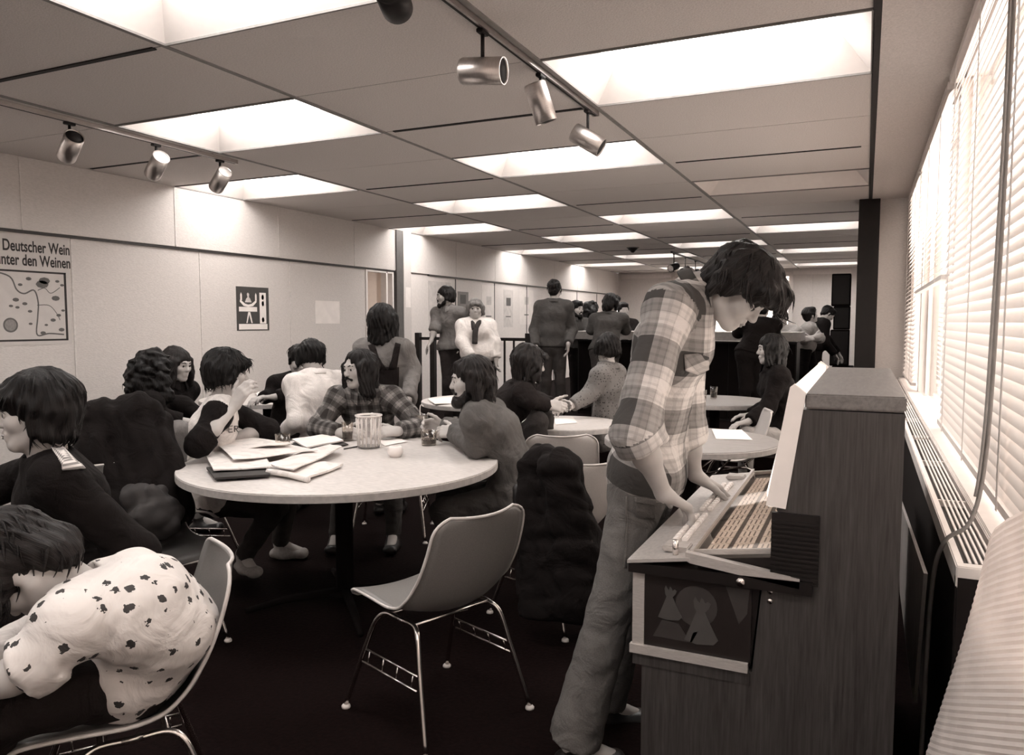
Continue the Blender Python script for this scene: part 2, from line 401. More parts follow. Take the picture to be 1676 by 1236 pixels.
# ---- window wall on the right
SILL = .86
bm = NB()
XO = XW + .10
bx(bm, XO, XO + .15, YN, YB, 0, SILL - .02)
bx(bm, XO, XO + .15, YN, YB, 2.70, 3.0)
MULL = [YN + .1, -.40, 2.15, 4.70, 7.25, 8.95]
for y in MULL: bx(bm, XO - .02, XO + .12, y - .06, y + .06, SILL - .02, 2.70)
bx(bm, XO, XO + .15, 8.85, YB, 0, 3.0)
wr = struct('wall_right', bm, 'sill_white', 'white mullioned window wall on the right', 'wall')
bm = NB(); bx(bm, .10, XO, 9.12, 9.25, 0, ZC); o = obj('wall_return', bm, 'wall_vinyl', wr)
bm = NB(); bx(bm, -.105, .10, 9.05, 9.4, 0, ZC, .004); struct('column_1', bm, 'black_paint', 'dark square column beside the window wall', 'column')
for i, (a, b) in enumerate(zip(MULL, MULL[1:])):
    w = bxo('window_%d' % (i + 3), (XO + .03, XO + .07, a + .06, a + .09, SILL, 2.7), 'sill_white')
    tag(w, 'tall window bay %s along the right wall' % ordw[min(i, 7)], 'window', kind='structure')
    bxo('frame_side', (XO + .03, XO + .07, b - .09, b - .06, SILL, 2.7), 'sill_white', w)
    bxo('pane', (XO + .045, XO + .051, a + .09, b - .09, SILL, 2.7), 'window_glass', w)
bm = NB(); bx(bm, XW - .005, XO, 2.0, YB, SILL - .03, SILL + .01, .003); bx(bm, XW - .005, XO, YN, 2.0, SILL - .03, SILL + .01, .003)
struct('window_sill', bm, 'sill_white', 'long white sill under the blinds', 'sill')
tl = 1.2
blind('white venetian blind, fully lowered, nearest the viewer on the right', (XW + .05, -1.5), 2.1, SILL + .05, 2.72, 'y', tl)
blind('white venetian blind fully lowered near the ribbed sheet', (XW + .05, .875), 2.44, SILL + .05, 2.72, 'y', tl)
blind('white venetian blind lowered behind the hanging grey cord', (XW + .05, 3.425), 2.44, SILL + .05, 2.72, 'y', tl)
blind('white venetian blind pulled halfway up behind the jukebox', (XW + .05, 5.975), 2.44, 1.68, 2.72, 'y', .75)
blind('white venetian blind lowered in the bay by the dark column', (XW + .05, 8.10), 1.6, SILL + .05, 2.72, 'y', .8)
# ================================================================== furniture
# ---- heater cabinet under the windows
ht = thing('heater_cabinet', 'long dark heater cabinet with white slotted top under the windows', 'heater', (0, 0, 0))
bxo('cabinet_body', (.235, XO - .002, 2.12, 8.9, 0, SILL - .05), 'heater_dark', ht, .004)
bxo('end_panel', (.215, XO - .002, 2.09, 2.12, 0, SILL - .02), 'heater_dark', ht, .004)
bm = NB()
bx(bm, .215, .235, 2.12, 8.9, SILL - .05, SILL + .004, .003); bx(bm, .318, XW + .02, 2.12, 8.9, SILL - .05, SILL + .004, .003); bx(bm, .215, XW + .02, 2.09, 2.125, SILL - .05, SILL + .004, .003)
obj('grille_frame', bm, 'sill_white', ht)
bxo('grille_well', (.235, .318, 2.12, 8.9, SILL - .05, SILL - .03), 'grille_dark', ht)
bm = NB(); bx(bm, -.0028, .0028, -1.1, 1.1, -.006, 0); me_ = bpy.data.meshes.new('grille_bar'); bm.to_mesh(me_); bm.free(); me_.materials.append(M['sill_white'])
for j in range(3):
    for i in range(5):
        o = bpy.data.objects.new('grille_bar', me_); C.objects.link(o); o.parent = ht; o.location = (.250 + i * .0135, 3.24 + j * 2.24, SILL + .001)
for j in range(6): bxo('grille_divider', (.235, .318, 2.9 + j * .8 - .006, 2.9 + j * .8 + .006, SILL - .025, SILL - .004), 'sill_white', ht)
bb = NB(); prism(bb, [(2.35, .76), (4.05, .62), (3.6, .30), (2.55, .30)], .165, .175, 'x')
tag(obj('leaning_board', bb, 'board_brown'), 'brown board leaning between the jukebox and the heater', 'board')
# ---- hanging cord of the blind
bm = NB()
pp = spline([(.345, 2.58, 2.70), (.335, 2.50, 2.1), (.318, 2.42, 1.5), (.30, 2.36, 1.1), (.265, 2.30, .93), (.208, 2.32, .86), (.19, 2.40, .70), (.185, 2.44, .3), (.18, 2.45, .02)], 6)
tube(bm, pp, .006, 6); oc = obj('blind_cord', bm, mat('cord_grey', .25, .6, scale=20), None, True)
tag(oc, 'long grey cord hanging from the blind over the heater', 'cord')
bm = NB(); tube(bm, [p + Vector((-.012, -.02, 0)) for p in pp[:22]], .004, 6); obj('cord_strand', bm, M['cord_grey'], oc, True)
# ---- ribbed white sheet in the corner
bm = NB(); nu, nv = 70, 8; g = []
for i in range(nu):
    t = i / (nu - 1); a = at(1622 - 112 * t, 900 + 350 * t, 1.78); b = at(1785, 790 + 520 * t, 1.10)
    row = []
    for j in range(nv):
        s = j / (nv - 1); p = a.lerp(b, s); p += Vector((-.05, -.02, 0)) * math.sin(s * math.pi) + Vector((-.5, -.8, .2)) * (.0022 * (1 if i % 2 else -1))
        row.append(bm.verts.new(p))
    g.append(row)
for i in range(nu - 1):
    for j in range(nv - 1): bm.faces.new((g[i][j], g[i][j + 1], g[i + 1][j + 1], g[i + 1][j]))
bmesh.ops.solidify(bm, geom=bm.faces[:], thickness=.004)
tag(obj('ribbed_sheet', bm, mat('ribbed_white', .88, .7, var=.06, scale=10, bump=.05), None, False), 'white ribbed sheet standing at the near end of the heater', 'sheet')

# ---- jukebox
JY0, JY1 = 2.0, 3.22
jk = thing('jukebox', 'tall wood grain jukebox with lit white marquee and slanted song panel', 'jukebox', (0, 0, 0))
prof = [(.09, 0), (.09, 1.235), (-.135, 1.235), (-.19, .98), (-.10, .80), (-.22, .78), (-.24, .55), (-.53, .55), (-.53, 0)]
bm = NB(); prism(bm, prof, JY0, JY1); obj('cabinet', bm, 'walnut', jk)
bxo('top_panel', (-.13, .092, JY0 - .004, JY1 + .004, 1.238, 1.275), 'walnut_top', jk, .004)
bm = NB(); prism(bm, [(-.137, 1.235), (-.137, 1.28), (-.160, 1.290), (-.215, 1.02), (-.21, .985), (-.19, .985)], JY0 + .004, JY1 - .004); obj('marquee', bm, 'marquee_lit', jk)
bm = NB(); prism(bm, [(-.128, 1.276), (-.155, 1.298), (-.165, 1.29), (-.215, .99), (-.168, .985), (-.132, 1.245)], JY0 - .008, JY0 + .012); obj('marquee_end_frame', bm, 'white_paint', jk)
bm = NB(); prism(bm, [(-.128, 1.276), (-.155, 1.298), (-.165, 1.29), (-.215, .99), (-.168, .985), (-.132, 1.245)], JY1 - .012, JY1 + .008); obj('marquee_end_frame', bm, 'white_paint', jk)
# keyboard shelf
bm = NB(); prism(bm, [(-.565, .80), (-.565, .775), (-.10, .775), (-.10, .81)], JY0 - .02, JY1 + .02); obj('shelf', bm, 'black_paint', jk)
bm = NB(); prism(bm, [(-.568, .808), (-.568, .799), (-.40, .826), (-.40, .835)], JY0 - .022, JY1 + .022); kb = obj('keyboard_deck', bm, 'alu_bright', jk)
bm = NB(); prism(bm, [(-.412, .848), (-.412, .826), (-.40, .82), (-.13, .79), (-.13, .815)], JY0 - .02, JY0 + .004); obj('panel_end', bm, 'alu_bright', jk)
bm = NB(); prism(bm, [(-.405, .85), (-.405, .835), (-.395, .835), (-.395, .853)], JY0, JY1); obj('panel_edge', bm, 'alu_bright', jk)
# title strip board under glass
bm = NB(); prism(bm, [(-.385, .826), (-.105, .866), (-.095, .86), (-.095, .80), (-.385, .80)], JY0 + .01, JY1 - .01); obj('title_board', bm, 'black_paint', jk)
sl = math.atan2(.866 - .826, .28)
def tp(u, v): return (-.385 + u * math.cos(sl), v, .826 + u * math.sin(sl))
bm = NB(); box(bm, (0, 0, .0012), (.052, .066, .0024)); ts_me = bpy.data.meshes.new('title_strip'); bm.to_mesh(ts_me); bm.free(); ts_me.materials.append(M['paper'])
bm = NB()
for q in (-.014, .0, .014): box(bm, (q, 0, .0026), (.004, .05, .0006))
tx_me = bpy.data.meshes.new('title_lettering'); bm.to_mesh(tx_me); bm.free(); tx_me.materials.append(M['ink_mid'])
for i in range(4):
    for j in range(15):
        o = bpy.data.objects.new('title_strip', ts_me); C.objects.link(o); o.parent = jk
        o.location = tp(.035 + i * .066, JY0 + .11 + j * .0715); o.rotation_euler = (0, -sl, 0)
        o2 = bpy.data.objects.new('title_lettering', tx_me); C.objects.link(o2); o2.parent = o
bm = NB(); Rg = Matrix.Rotation(-sl, 3, 'Y'); box(bm, Vector(tp(.14, (JY0 + JY1) / 2)) + Vector((-.006, 0, .018)), (.285, JY1 - JY0 - .03, .003), 0, Rg); obj('cover_glass', bm, 'clear_glass', jk)
for yy in (JY0 + .02, JY1 - .02):
    bm = NB(); box(bm, Vector(tp(.14, yy)) + Vector((-.006, 0, .014)), (.29, .012, .014), .002, Rg); obj('glass_frame', bm, 'alu_bright', jk)
bm = NB()
for i in range(14): prism(bm, [(-.20, .80 + i * .0115), (-.20, .806 + i * .0115), (-.088, .806 + i * .0115), (-.088, .80 + i * .0115)], JY0 - .016 + .0, JY0 + .002)
bx(bm, -.2, -.088, JY0 - .012, JY0, .80, .975)
obj('vent_grille', bm, 'black_metal', jk)
# keys
bm = NB(); box(bm, (0, 0, .006), (.016, .024, .012), .002); key_me = bpy.data.meshes.new('key'); bm.to_mesh(key_me); bm.free(); key_me.materials.append(M['white_paint'])
ksl = math.atan2(.027, .168)
for j in range(26):
    for xx in (-.475, -.449):
        if 9 < j < 12: continue
        o = bpy.data.objects.new('key', key_me); C.objects.link(o); o.parent = jk; o.location = (xx, JY0 + .16 + j * .0325, .823 + (xx + .475) * .16); o.rotation_euler = (0, -ksl, 0)
for yy in (JY0 + .07, JY1 - .10):
    bm = NB(); box(bm, (-.452, yy, .834), (.07, .07, .016), .004); obj('coin_plate', bm, 'alu_bright', jk)
bm = NB(); tube(bm, [(-.445, JY0 + .012, .825), (-.445, JY0 + .012, .868)], .008, 10); obj('coin_lever', bm, 'chrome', jk, True)
bm = NB(); tube(bm, [(-.27, JY0 - .03, .79), (-.27, JY0 - .018, .79)], .011, 12); obj('lock', bm, 'chrome', jk, True)
for zz in (.745, .77):
    bm = NB(); tube(bm, [(-.20, JY0 - .008, zz), (-.20, JY0 + .002, zz)], .007, 10); obj('bolt', bm, 'chrome', jk, True)
# front speaker box with the framed picture on its side
bm = NB(); prism(bm, [(-.555, .775), (-.555, .56), (-.245, .56), (-.225, .775)], JY0 + .006, JY1 - .006); obj('speaker_box', bm, 'black_paint', jk)
pw = prism
bm = NB(); pw(bm, [(-.556, .775), (-.556, .55), (-.524, .55), (-.524, .775)], JY0 - .006, JY0 + .006); obj('picture_frame_side', bm, 'alu_bright', jk)
bm = NB(); pw(bm, [(-.562, .572), (-.562, .548), (-.25, .548), (-.25, .572)], JY0 - .012, JY0 + .006); obj('picture_frame_rail', bm, 'alu_bright', jk)
bm = NB(); pw(bm, [(-.555, .546), (-.555, .515), (-.245, .515), (-.245, .546)], JY0 - .004, JY0 + .004); obj('kick_trim', bm, 'walnut', jk)
pic = bxo('picture_panel', (-.524, -.245, JY0 + .0, JY0 + .005, .572, .775), mat('picture_dark', .018, .35, scale=12, spec=.3), jk)
mat('picture_tone', .055, .5, scale=15, bump=0); mat('picture_tone2', .032, .5, scale=15, bump=0)
def flat(name, pts, m, y, th=.0012):
    bm = NB(); prism(bm, pts, y - th, y); o = obj(name, bm, m, pic); return o
def blob(cx, cz, r, n=20, sx=1, sz=1): return [(cx + sx * r * math.cos(2 * math.pi * i / n), cz + sz * r * math.sin(2 * math.pi * i / n)) for i in range(n)]
flat('printed_disc', blob(-.385, .70, .055), 'picture_tone2', JY0 - .0002)
def gown(cx, cz, s, flip=1):
    pts = [(-.9, -1.6), (-.2, -1.75), (.7, -1.65), (.95, -1.35), (.5, -.5), (.22, .1), (.42, .35), (.52, .62), (.36, .74), (.22, .6), (.12, .82), (.0, .92), (-.08, .6), (-.2, .75), (-.32, .95), (-.42, .7), (-.36, .3), (-.25, .1), (-.55, -.7)]
    return [(cx + flip * a * s, cz + b * s) for a, b in pts]
flat('printed_figure', gown(-.455, .712, .035), 'picture_tone', JY0 - .0014); flat('printed_figure', gown(-.372, .682, .048), 'picture_tone', JY0 - .0014)
flat('printed_wedge', [(-.31, .765), (-.25, .765), (-.255, .70), (-.275, .67)], 'picture_tone2', JY0 - .0002)
flat('printed_wedge', [(-.5, .60), (-.40, .60), (-.43, .645), (-.475, .65)], 'picture_tone2', JY0 - .0002)
flat('printed_limb', [(-.40, .60), (-.395, .60), (-.378, .635), (-.392, .628)], 'picture_tone', JY0 - .0014)

# ---- moulded shell chairs on stacking tube frames
def shell_pts():
    prof = spline([(.235, .408), (.215, .432), (.10, .428), (-.03, .412), (-.125, .418), (-.19, .46), (-.232, .545), (-.262, .65), (-.285, .74), (-.298, .79)][::1] and [(0, a, b) for a, b in [(.235, .405), (.215, .430), (.10, .428), (-.03, .412), (-.125, .420), (-.19, .465), (-.232, .55), (-.262, .65), (-.285, .74), (-.298, .79)]], 4)
    n = len(prof); nu = 13; rows = []
    for i, p in enumerate(prof):
        v = i / (n - 1)
        w = .205 + .03 * math.sin(min(1, v / .55) * math.pi * .5) if v < .55 else .235 - .03 * ((v - .55) / .45)
        e0 = max(0, 1 - v / .12); e1 = max(0, (v - .86) / .14)
        w *= (1 - .28 * e0 ** 2.2) * (1 - .30 * e1 ** 2.4)
        t = (prof[min(i + 1, n - 1)] - prof[max(i - 1, 0)]).normalized(); nr = Vector((0, t.z, -t.y)) * 1
        if nr.z < 0 and v < .3: nr = -nr
        nr = Vector((0, -t.z, t.y)); nr = -nr   # towards the sitter
        nr = Vector((0, t.z, -t.y))
        depth = .022 + .045 * math.exp(-((v - .52) / .2) ** 2) + .02 * (v > .5) * (v - .5)
        row = []
        for j in range(nu):
            u = -1 + 2 * j / (nu - 1); row.append(Vector((u * w, p.y, p.z)) + nr * (depth * u * u))
        rows.append(row)
    return rows
def make_chair(name, m):
    t = thing(name, 'chair', 'chair')
    rows = shell_pts(); bm = NB(); g = [[bm.verts.new(p) for p in r] for r in rows]
    for a, b in zip(g, g[1:]):
        for j in range(len(a) - 1): bm.faces.new((a[j], a[j + 1], b[j + 1], b[j]))
    bmesh.ops.recalc_face_normals(bm, faces=bm.faces); bmesh.ops.solidify(bm, geom=bm.faces[:], thickness=.006)
    sh = obj('shell', bm, m, t, True)
    loop = [r[0] for r in rows] + rows[-1][1:-1] + [r[-1] for r in rows[::-1]] + rows[0][::-1][1:]
    bm = NB(); tube(bm, loop, .0055, 6, False); obj('shell_rim', bm, 'shell_rim', sh, True)
    for s in (-1, 1):
        for fy in (1, -1):
            top = (s * .175, fy * .085 - .02, .392); ft = (s * .245, .235 if fy > 0 else -.255, .012)
            bm = NB(); tube(bm, spline([(s * .175, -.02 + fy * .02, .394), top, (s * .192, fy * .125 - .02, .36), ((s * .21), fy * .165 - .015, .25), ft], 5), .0095, 8)
            lg = obj('leg', bm, 'chrome', t, True)
            bm = NB(); lathe(bm, [(0, 0), (.017, 0), (.017, .008), (.009, .016), (0, .016)], 10, (ft[0], ft[1], 0)); obj('glide', bm, 'white_paint', lg, True)
        bm = NB(); tube(bm, [(s * .175, -.045, .394), (s * .175, .005, .394)], .0095, 8); obj('side_bar', bm, 'chrome', t, True)
        bm = NB(); a = Vector((s * .212, .15, .245)); b = Vector((s * .212, -.178, .245)); dz = Vector((s * .012, 0, -.045))
        tube(bm, [a, b], .004, 6); tube(bm, [a + dz, b + dz], .004, 6)
        for k in (.1, .37, .63, .9): tube(bm, [a.lerp(b, k), a.lerp(b, k) + dz], .003, 6)
        obj('stacking_hook', bm, 'chrome', t, True)
    bm = NB(); tube(bm, [(-.175, .05, .394), (.175, .05, .394)], .008, 8); tube(bm, [(-.175, -.1, .394), (.175, -.1, .394)], .008, 8); obj('cross_bar', bm, 'chrome', t, True)
    return t
CH = {}
def chair(m, pos, face, label, group='moulded shell chairs'):
    """face: unit-ish direction the seat front points"""
    if m not in CH: c = CH[m] = make_chair('shell_chair', m)
    else: c = copy_tree(CH[m])
    c.location = (pos[0], pos[1], pos[2] if len(pos) > 2 else 0); c.rotation_euler = (0, 0, math.atan2(face[1], face[0]) - math.pi / 2)
    c.name = 'shell_chair'; tag(c, label, 'chair', group); return c
chair('shell_grey', (-1.43, 2.42), (-.93, .36), 'empty grey shell chair in the middle foreground, pushed back from the table')
_f = Vector((-.577, -.816, 0)); _p = at(372, 895, 2.2) + .29 * _f
chair('shell_grey', (_p.x, _p.y), _f, 'grey shell chair under the stooping person in the printed blouse')
chair('shell_light', (-1.36, 3.50), (-.86, .3), 'pale shell chair under the bearded man, with a dark coat hung over it')
chair('shell_light', (-1.70, 4.36), (-.45, .9), 'empty glossy pale shell chair left of the man at the jukebox')
chair('shell_light', (-3.40, 3.05), (.92, .35), 'pale shell chair under the man in the two-tone baseball shirt')
chair('shell_light', (-2.90, 4.35), (.42, -.9), 'shell chair behind the table under the long-haired man in plaid')
chair('shell_light', (-.90, 5.85), (-.95, -.25), 'empty pale shell chair behind the small table with the white sheet')
chair('shell_dark', (-.25, 3.95), (-.35, .95), 'dark shell chair tucked in near the far corner of the jukebox')
chair('shell_dark', (-3.75, 5.45), (.5, .85), 'dark shell chair behind the long-haired man, back to the room')
_p = at(240, 870, 3.42)
chair('shell_dark', (_p.x, _p.y), tuple(_rt * .75 - Vector((_fw.x, _fw.y, 0)) * .65), 'shell chair under the dark coat behind the black-blazer person')
# ---- round tables
def round_table(pos, r, label, h=.74, rods=False, top='laminate'):
    t = thing('round_table', label, 'table', (pos[0], pos[1], pos[2] if len(pos) > 2 else 0), 0, 'round tables')
    bm = NB(); lathe(bm, [(0, h), (r - .003, h), (r - .003, h - .004), (0, h - .004)], 72); obj('laminate_top', bm, top, t)
    bm = NB(); lathe(bm, [(0, h - .004), (r - .002, h - .0035), (r, h - .006), (r, h - .036), (r - .003, h - .038), (0, h - .038)], 72); obj('table_top', bm, 'laminate_edge', t)
    bm = NB(); lathe(bm, [(0, h - .04), (.16, h - .04), (.16, h - .052), (.045, h - .075), (.045, .06), (.09, .05), (0, .05)], 20); obj('pedestal', bm, 'black_matte', t, False)
    for k in range(4):
        a = math.pi / 4 + k * math.pi / 2; bm = NB()
        tube(bm, [(0.03 * math.cos(a), .03 * math.sin(a), .055), (.3 * math.cos(a), .3 * math.sin(a), .045), (r * .62 * math.cos(a), r * .62 * math.sin(a), .012)], [.025, .02, .014], 8); obj('base_foot', bm, 'black_matte', t, True)
    if rods:
        for k in range(6):
            a = k * math.pi / 3 + .2; bm = NB(); tube(bm, [(.86 * r * math.cos(a), .86 * r * math.sin(a), h - .042), (.30 * math.cos(a), .30 * math.sin(a), h - .16), (.05 * math.cos(a), .05 * math.sin(a), h - .22)], .006, 6); obj('brace', bm, 'chrome', t, True)
    return t
TC = Vector((-2.42, 3.18, .74)); TR = .795
round_table((TC.x, TC.y), TR, 'large round pale table with newspapers and a pitcher in the foreground')
c2 = on(1130, 718, .74)
round_table((c2.x, c2.y), .52, 'small round table holding one white sheet, right of the man in plaid', .74, True, 'laminate_wood')
c3 = on(790, 657, .74); round_table((c3.x, c3.y + .1), .60, 'pale round table behind the bearded man with papers')
c4 = on(450, 650, .74); round_table((c4.x, c4.y - .1), .60, 'round table by the poster wall behind the man in the baseball shirt')
c5 = on(1170, 655, .74); round_table((c5.x, c5.y), .5, 'round table in front of the dark-haired seated woman', .74, False, 'laminate_wood')
c6 = on(925, 683, .74); round_table((c6.x, c6.y), .42, 'small table end in front of the leaning long-haired woman', .70)

# ---- posters on the left wall
def poster(name, label, y0, y1, z0, z1, m='paper', cat='poster', x=XL - .0115, frame=None, grp=None):
    t = thing(name, label, cat, (x, (y0 + y1) / 2, (z0 + z1) / 2), 0, grp)
    bxo('sheet', (0, .002, -(y1 - y0) / 2, (y1 - y0) / 2, -(z1 - z0) / 2, (z1 - z0) / 2), m, t); return t
def pbit(t, name, pts, m, d=.0026):
    bm = NB(); prism(bm, pts, .002, d, 'x'); return obj(name, bm, m, t)
def rect(a, b, c, d): return [(a, c), (b, c), (b, d), (a, d)]
WTX = Matrix(((0, 0, 1), (1, 0, 0), (0, 1, 0)))    # text lies in the y-z plane facing +x
def wtext(t, body, y, z, size, m='ink', sx=1.0):
    Mx = Matrix.Translation((.0025, y, z)) @ (WTX @ Matrix.Diagonal((sx, 1, 1))).to_4x4(); return text('lettering', body, m, size, t, Mx)
pm = poster('wine_map_poster', 'large pale map poster with lettering above a framed river map', 3.25, 4.345, 1.265, 2.145, mat('poster_cream', .56, .8, var=.04, scale=12, bump=.05))
hw, hz = (4.345 - 3.25) / 2, (2.145 - 1.265) / 2
wtext(pm, 'Deutscher Wein', hw - .545, hz - .135, .125, sx=.66); wtext(pm, 'unter den Weinen', hw - .60, hz - .245, .125, sx=.66)
for a in (rect(-hw + .05, hw - .03, hz - .30, hz - .285), rect(-hw + .05, hw - .03, -hz + .03, -hz + .045), rect(-hw + .05, -hw + .065, -hz + .03, hz - .285), rect(hw - .05, hw - .03, -hz + .03, hz - .285)): pbit(pm, 'map_border', a, 'ink')
def river(pts, w=.006, m='ink_mid'):
    bm = NB(); P = spline([(0.0025, a, b) for a, b in pts], 5)
    for p, q in zip(P, P[1:]):
        d = (q - p).normalized() * w; n = Vector((0, -d.z, d.y)); vs = [bm.verts.new(v) for v in (p + n, q + n, q - n, p - n)]; bm.faces.new(vs)
    return obj('river_line', bm, m, pm)
river([(-.1, .14), (.05, .10), (.1, -.0), (.16, -.03), (.24, .0), (.27, -.1), (.26, -.22), (.25, -.36), (.35, -.35), (.48, -.36)])
river([(.26, -.12), (.36, -.12), (.42, -.18), (.45, -.24)], .003); river([(.27, .0), (.33, .02), (.38, -.02), (.46, .03)], .003)
for a, b, s in ((.2, .09, .02), (.13, .04, .016), (.33, .08, .04), (.31, .05, .045), (.44, .08, .016), (.48, .05, .015), (.42, -.06, .03), (.09, -.08, .022), (.16, -.11, .018), (.05, -.13, .015), (.1, -.14, .015), (.2, -.17, .016), (.44, -.2, .018), (.48, -.16, .014), (.39, -.24, .02), (.33, -.28, .013), (.2, -.27, .014), (.46, -.32, .022), (.3, -.345, .02), (-.2, -.1, .03), (-.3, .05, .03), (-.35, -.25, .03)):
    pbit(pm, 'map_mark', blob(a, b, s, 8, 1.2, .7), 'ink_mid')
pbit(pm, 'map_seal', blob(.04, -.28, .058, 24), 'ink_mid'); pbit(pm, 'map_seal_centre', blob(.04, -.28, .045, 24), mat('seal_grey', .25, .8, scale=60), .003)
pf = poster('bar_poster', 'small dark framed poster with a fountain drawing and side column', 6.23, 6.72, 1.355, 1.83, mat('poster_dark', .05, .5, scale=20))
pbit(pf, 'printed_band', rect(-.21, .06, -.03, .02), 'paper'); pbit(pf, 'printed_column', rect(.10, .20, -.16, .18), 'paper'); pbit(pf, 'printed_footer', rect(-.215, .215, -.225, -.165), 'paper')
pbit(pf, 'printed_arc', [(-.19, .10), (-.12, .055), (-.07, .045), (-.02, .055), (.05, .10), (.055, .075), (-.0, .03), (-.07, .02), (-.14, .03), (-.195, .075)], 'paper')
pbit(pf, 'printed_urn', [(-.12, .07), (-.02, .07), (-.045, .115), (-.06, .125), (-.055, .16), (-.075, .175), (-.09, .16), (-.08, .125), (-.1, .11)], 'paper_grey')
for y in (-.175, .045): pbit(pf, 'printed_finial', [(y - .012, .09), (y + .012, .09), (y + .012, .15), (y, .175), (y - .012, .15)], 'paper')
pbit(pf, 'printed_stem', [(-.105, -.155), (-.09, -.155), (-.06, -.06), (-.03, -.155), (-.012, -.155), (-.045, -.035), (-.075, -.035)], 'paper')
for z in (.13, .06, -.12): pbit(pf, 'printed_mark', blob(.15, z, .025, 8, .8, 1.2), 'ink')
poster('notice_sheet', 'plain pale notice on the poster wall left of the door', 7.52, 8.0, 1.43, 1.71, 'paper', 'notice')
poster('notice_sheet', 'white notice on the post right of the narrow door', 9.46, 9.60, 1.66, 1.95, 'paper', 'notice', XL + .046)
for i, (a, b, z0, z1, m, lb) in enumerate(((10.2, 10.9, 1.3, 2.08, 'paper_grey', 'tall pale poster behind the standing bearded man'), (11.12, 11.5, 1.45, 1.95, 'seal_grey', 'grey portrait poster between the standing couple'), (12.0, 12.55, 1.3, 2.1, 'paper', 'white poster beside the blonde woman'), (12.9, 13.3, 1.35, 2.05, 'paper_grey', 'narrow notice on the far wall beside the bar'), (13.6, 14.3, 1.4, 2.08, 'paper', 'wide pale notice left of the man in the denim jacket'))):
    p = poster('wall_poster', lb, a, b, z0, z1, m)
    pbit(p, 'printed_block', rect(-.1, .1, .05, .2), 'paper_grey' if m == 'paper' else 'ink_mid'); pbit(p, 'printed_line', rect(-.12, .1, -.16, -.14), 'ink_mid')

# ---- track lights
def track(name, label, x, y0, y1, z=ZC, m='brushed_alu'):
    t = thing(name, label, 'light track', (x, (y0 + y1) / 2, z)); L = (y1 - y0) / 2
    bxo('rail', (-.018, .018, -L, L, -.028, -.001), m, t); bxo('end_cap', (-.02, .02, L, L + .015, -.03, 0), m, t); bxo('conductor_slot', (-.006, .006, -L, L, -.0295, -.0275), 'slot_black', t); return t
track('light_track', 'long ceiling track near the middle carrying four cylinder spots', -1.56, -1.0, 4.62)
track('light_track', 'ceiling track near the poster wall carrying three cylinder spots', -4.66, -.5, 4.78)
track('light_track', 'short dark ceiling track far back above the bar', -3.3, 14.2, 17.6, ZC, 'black_metal')
def spot(x, y, axis, label, m='brushed_alu', drop=.15, L=.20, r=.058, cap='slot_black', stem='black_metal'):
    ax = Vector(axis).normalized(); t = thing('track_spotlight', label, 'spotlight', (x, y, ZC - .03), 0, 'cylinder track spotlights')
    bm = NB(); tube(bm, [(0, 0, 0), (0, 0, -drop + .03)], .009, 8); obj('stem', bm, stem, t, True)
    bm = NB(); box(bm, (0, 0, -.008), (.03, .07, .018), .003); obj('adapter', bm, stem, t)
    q = Vector((0, 0, 1)).rotation_difference(ax).to_matrix().to_4x4()
    bm = NB(); lathe(bm, [(0, -L / 2), (r * .94, -L / 2), (r, -L / 2 + .008), (r, L / 2), (r - .005, L / 2), (r - .005, L / 2 - .035), (0, L / 2 - .035)], 28)
    o = obj('cylinder', bm, m, t, False); o.matrix_local = Matrix.Translation((0, 0, -drop - r * .4)) @ q
    for p in o.data.polygons: p.use_smooth = abs(p.normal.z) < .3
    bm = NB(); lathe(bm, [(0, L / 2 - .03), (r - .006, L / 2 - .012), (r - .006, L / 2 - .006), (0, L / 2 - .008)], 24); b = obj('lamp_face', bm, cap, o, True); return t
R_, F_, U_ = _rt, _fw, _up
spot(-1.56, 2.38, -F_ * 1 + U_ * -.1, 'black-faced cylinder spot pointing at the viewer at the top of the picture', 'black_metal', .10)
spot(-1.56, 3.08, R_ * 1 - F_ * .35 - U_ * .12, 'horizontal silver cylinder spot with a dark open end pointing right')
spot(-1.56, 3.74, R_ * .35 - U_ * 1 + F_ * .2, 'silver cylinder spot pointing steeply down, third on the middle track', drop=.12)
spot(-1.56, 4.48, R_ * .85 - U_ * .55 - F_ * .2, 'silver cylinder spot slanting down right at the end of the middle track')
for y, c, lb in ((3.36, 'slot_black', 'dark-faced cylinder spot nearest the front on the wall track'), (4.02, 'white_paint', 'middle cylinder spot with a pale face on the wall track'), (4.62, 'white_paint', 'pale-faced cylinder spot at the end of the wall track')):
    spot(-4.66, y, R_ * .62 + U_ * .50 - F_ * .60, lb, drop=.13, cap=c)
for i, y in enumerate((14.4, 15.4, 16.4)): spot(-3.3, y, R_ * -.6 - U_ * .3 - F_ * .5, '%s small dark spot on the far track above the bar' % ('nearest', 'middle', 'farthest')[i], 'black_metal', .22, r=.07, cap='coffer_white' if i == 0 else 'slot_black')
t = thing('smoke_detector', 'small dark cone hanging from the far ceiling', 'detector', (-3.75, 13.2, ZC)); bm = NB(); lathe(bm, [(0, -.09), (.02, -.09), (.09, -.02), (.09, 0), (0, 0)], 16); obj('cone', bm, 'black_metal', t)
bm = NB(); lathe(bm, [(0, 0), (.11, 0), (.11, -.012), (0, -.012)], 16); obj('base_plate', bm, 'ceiling_grid', t)

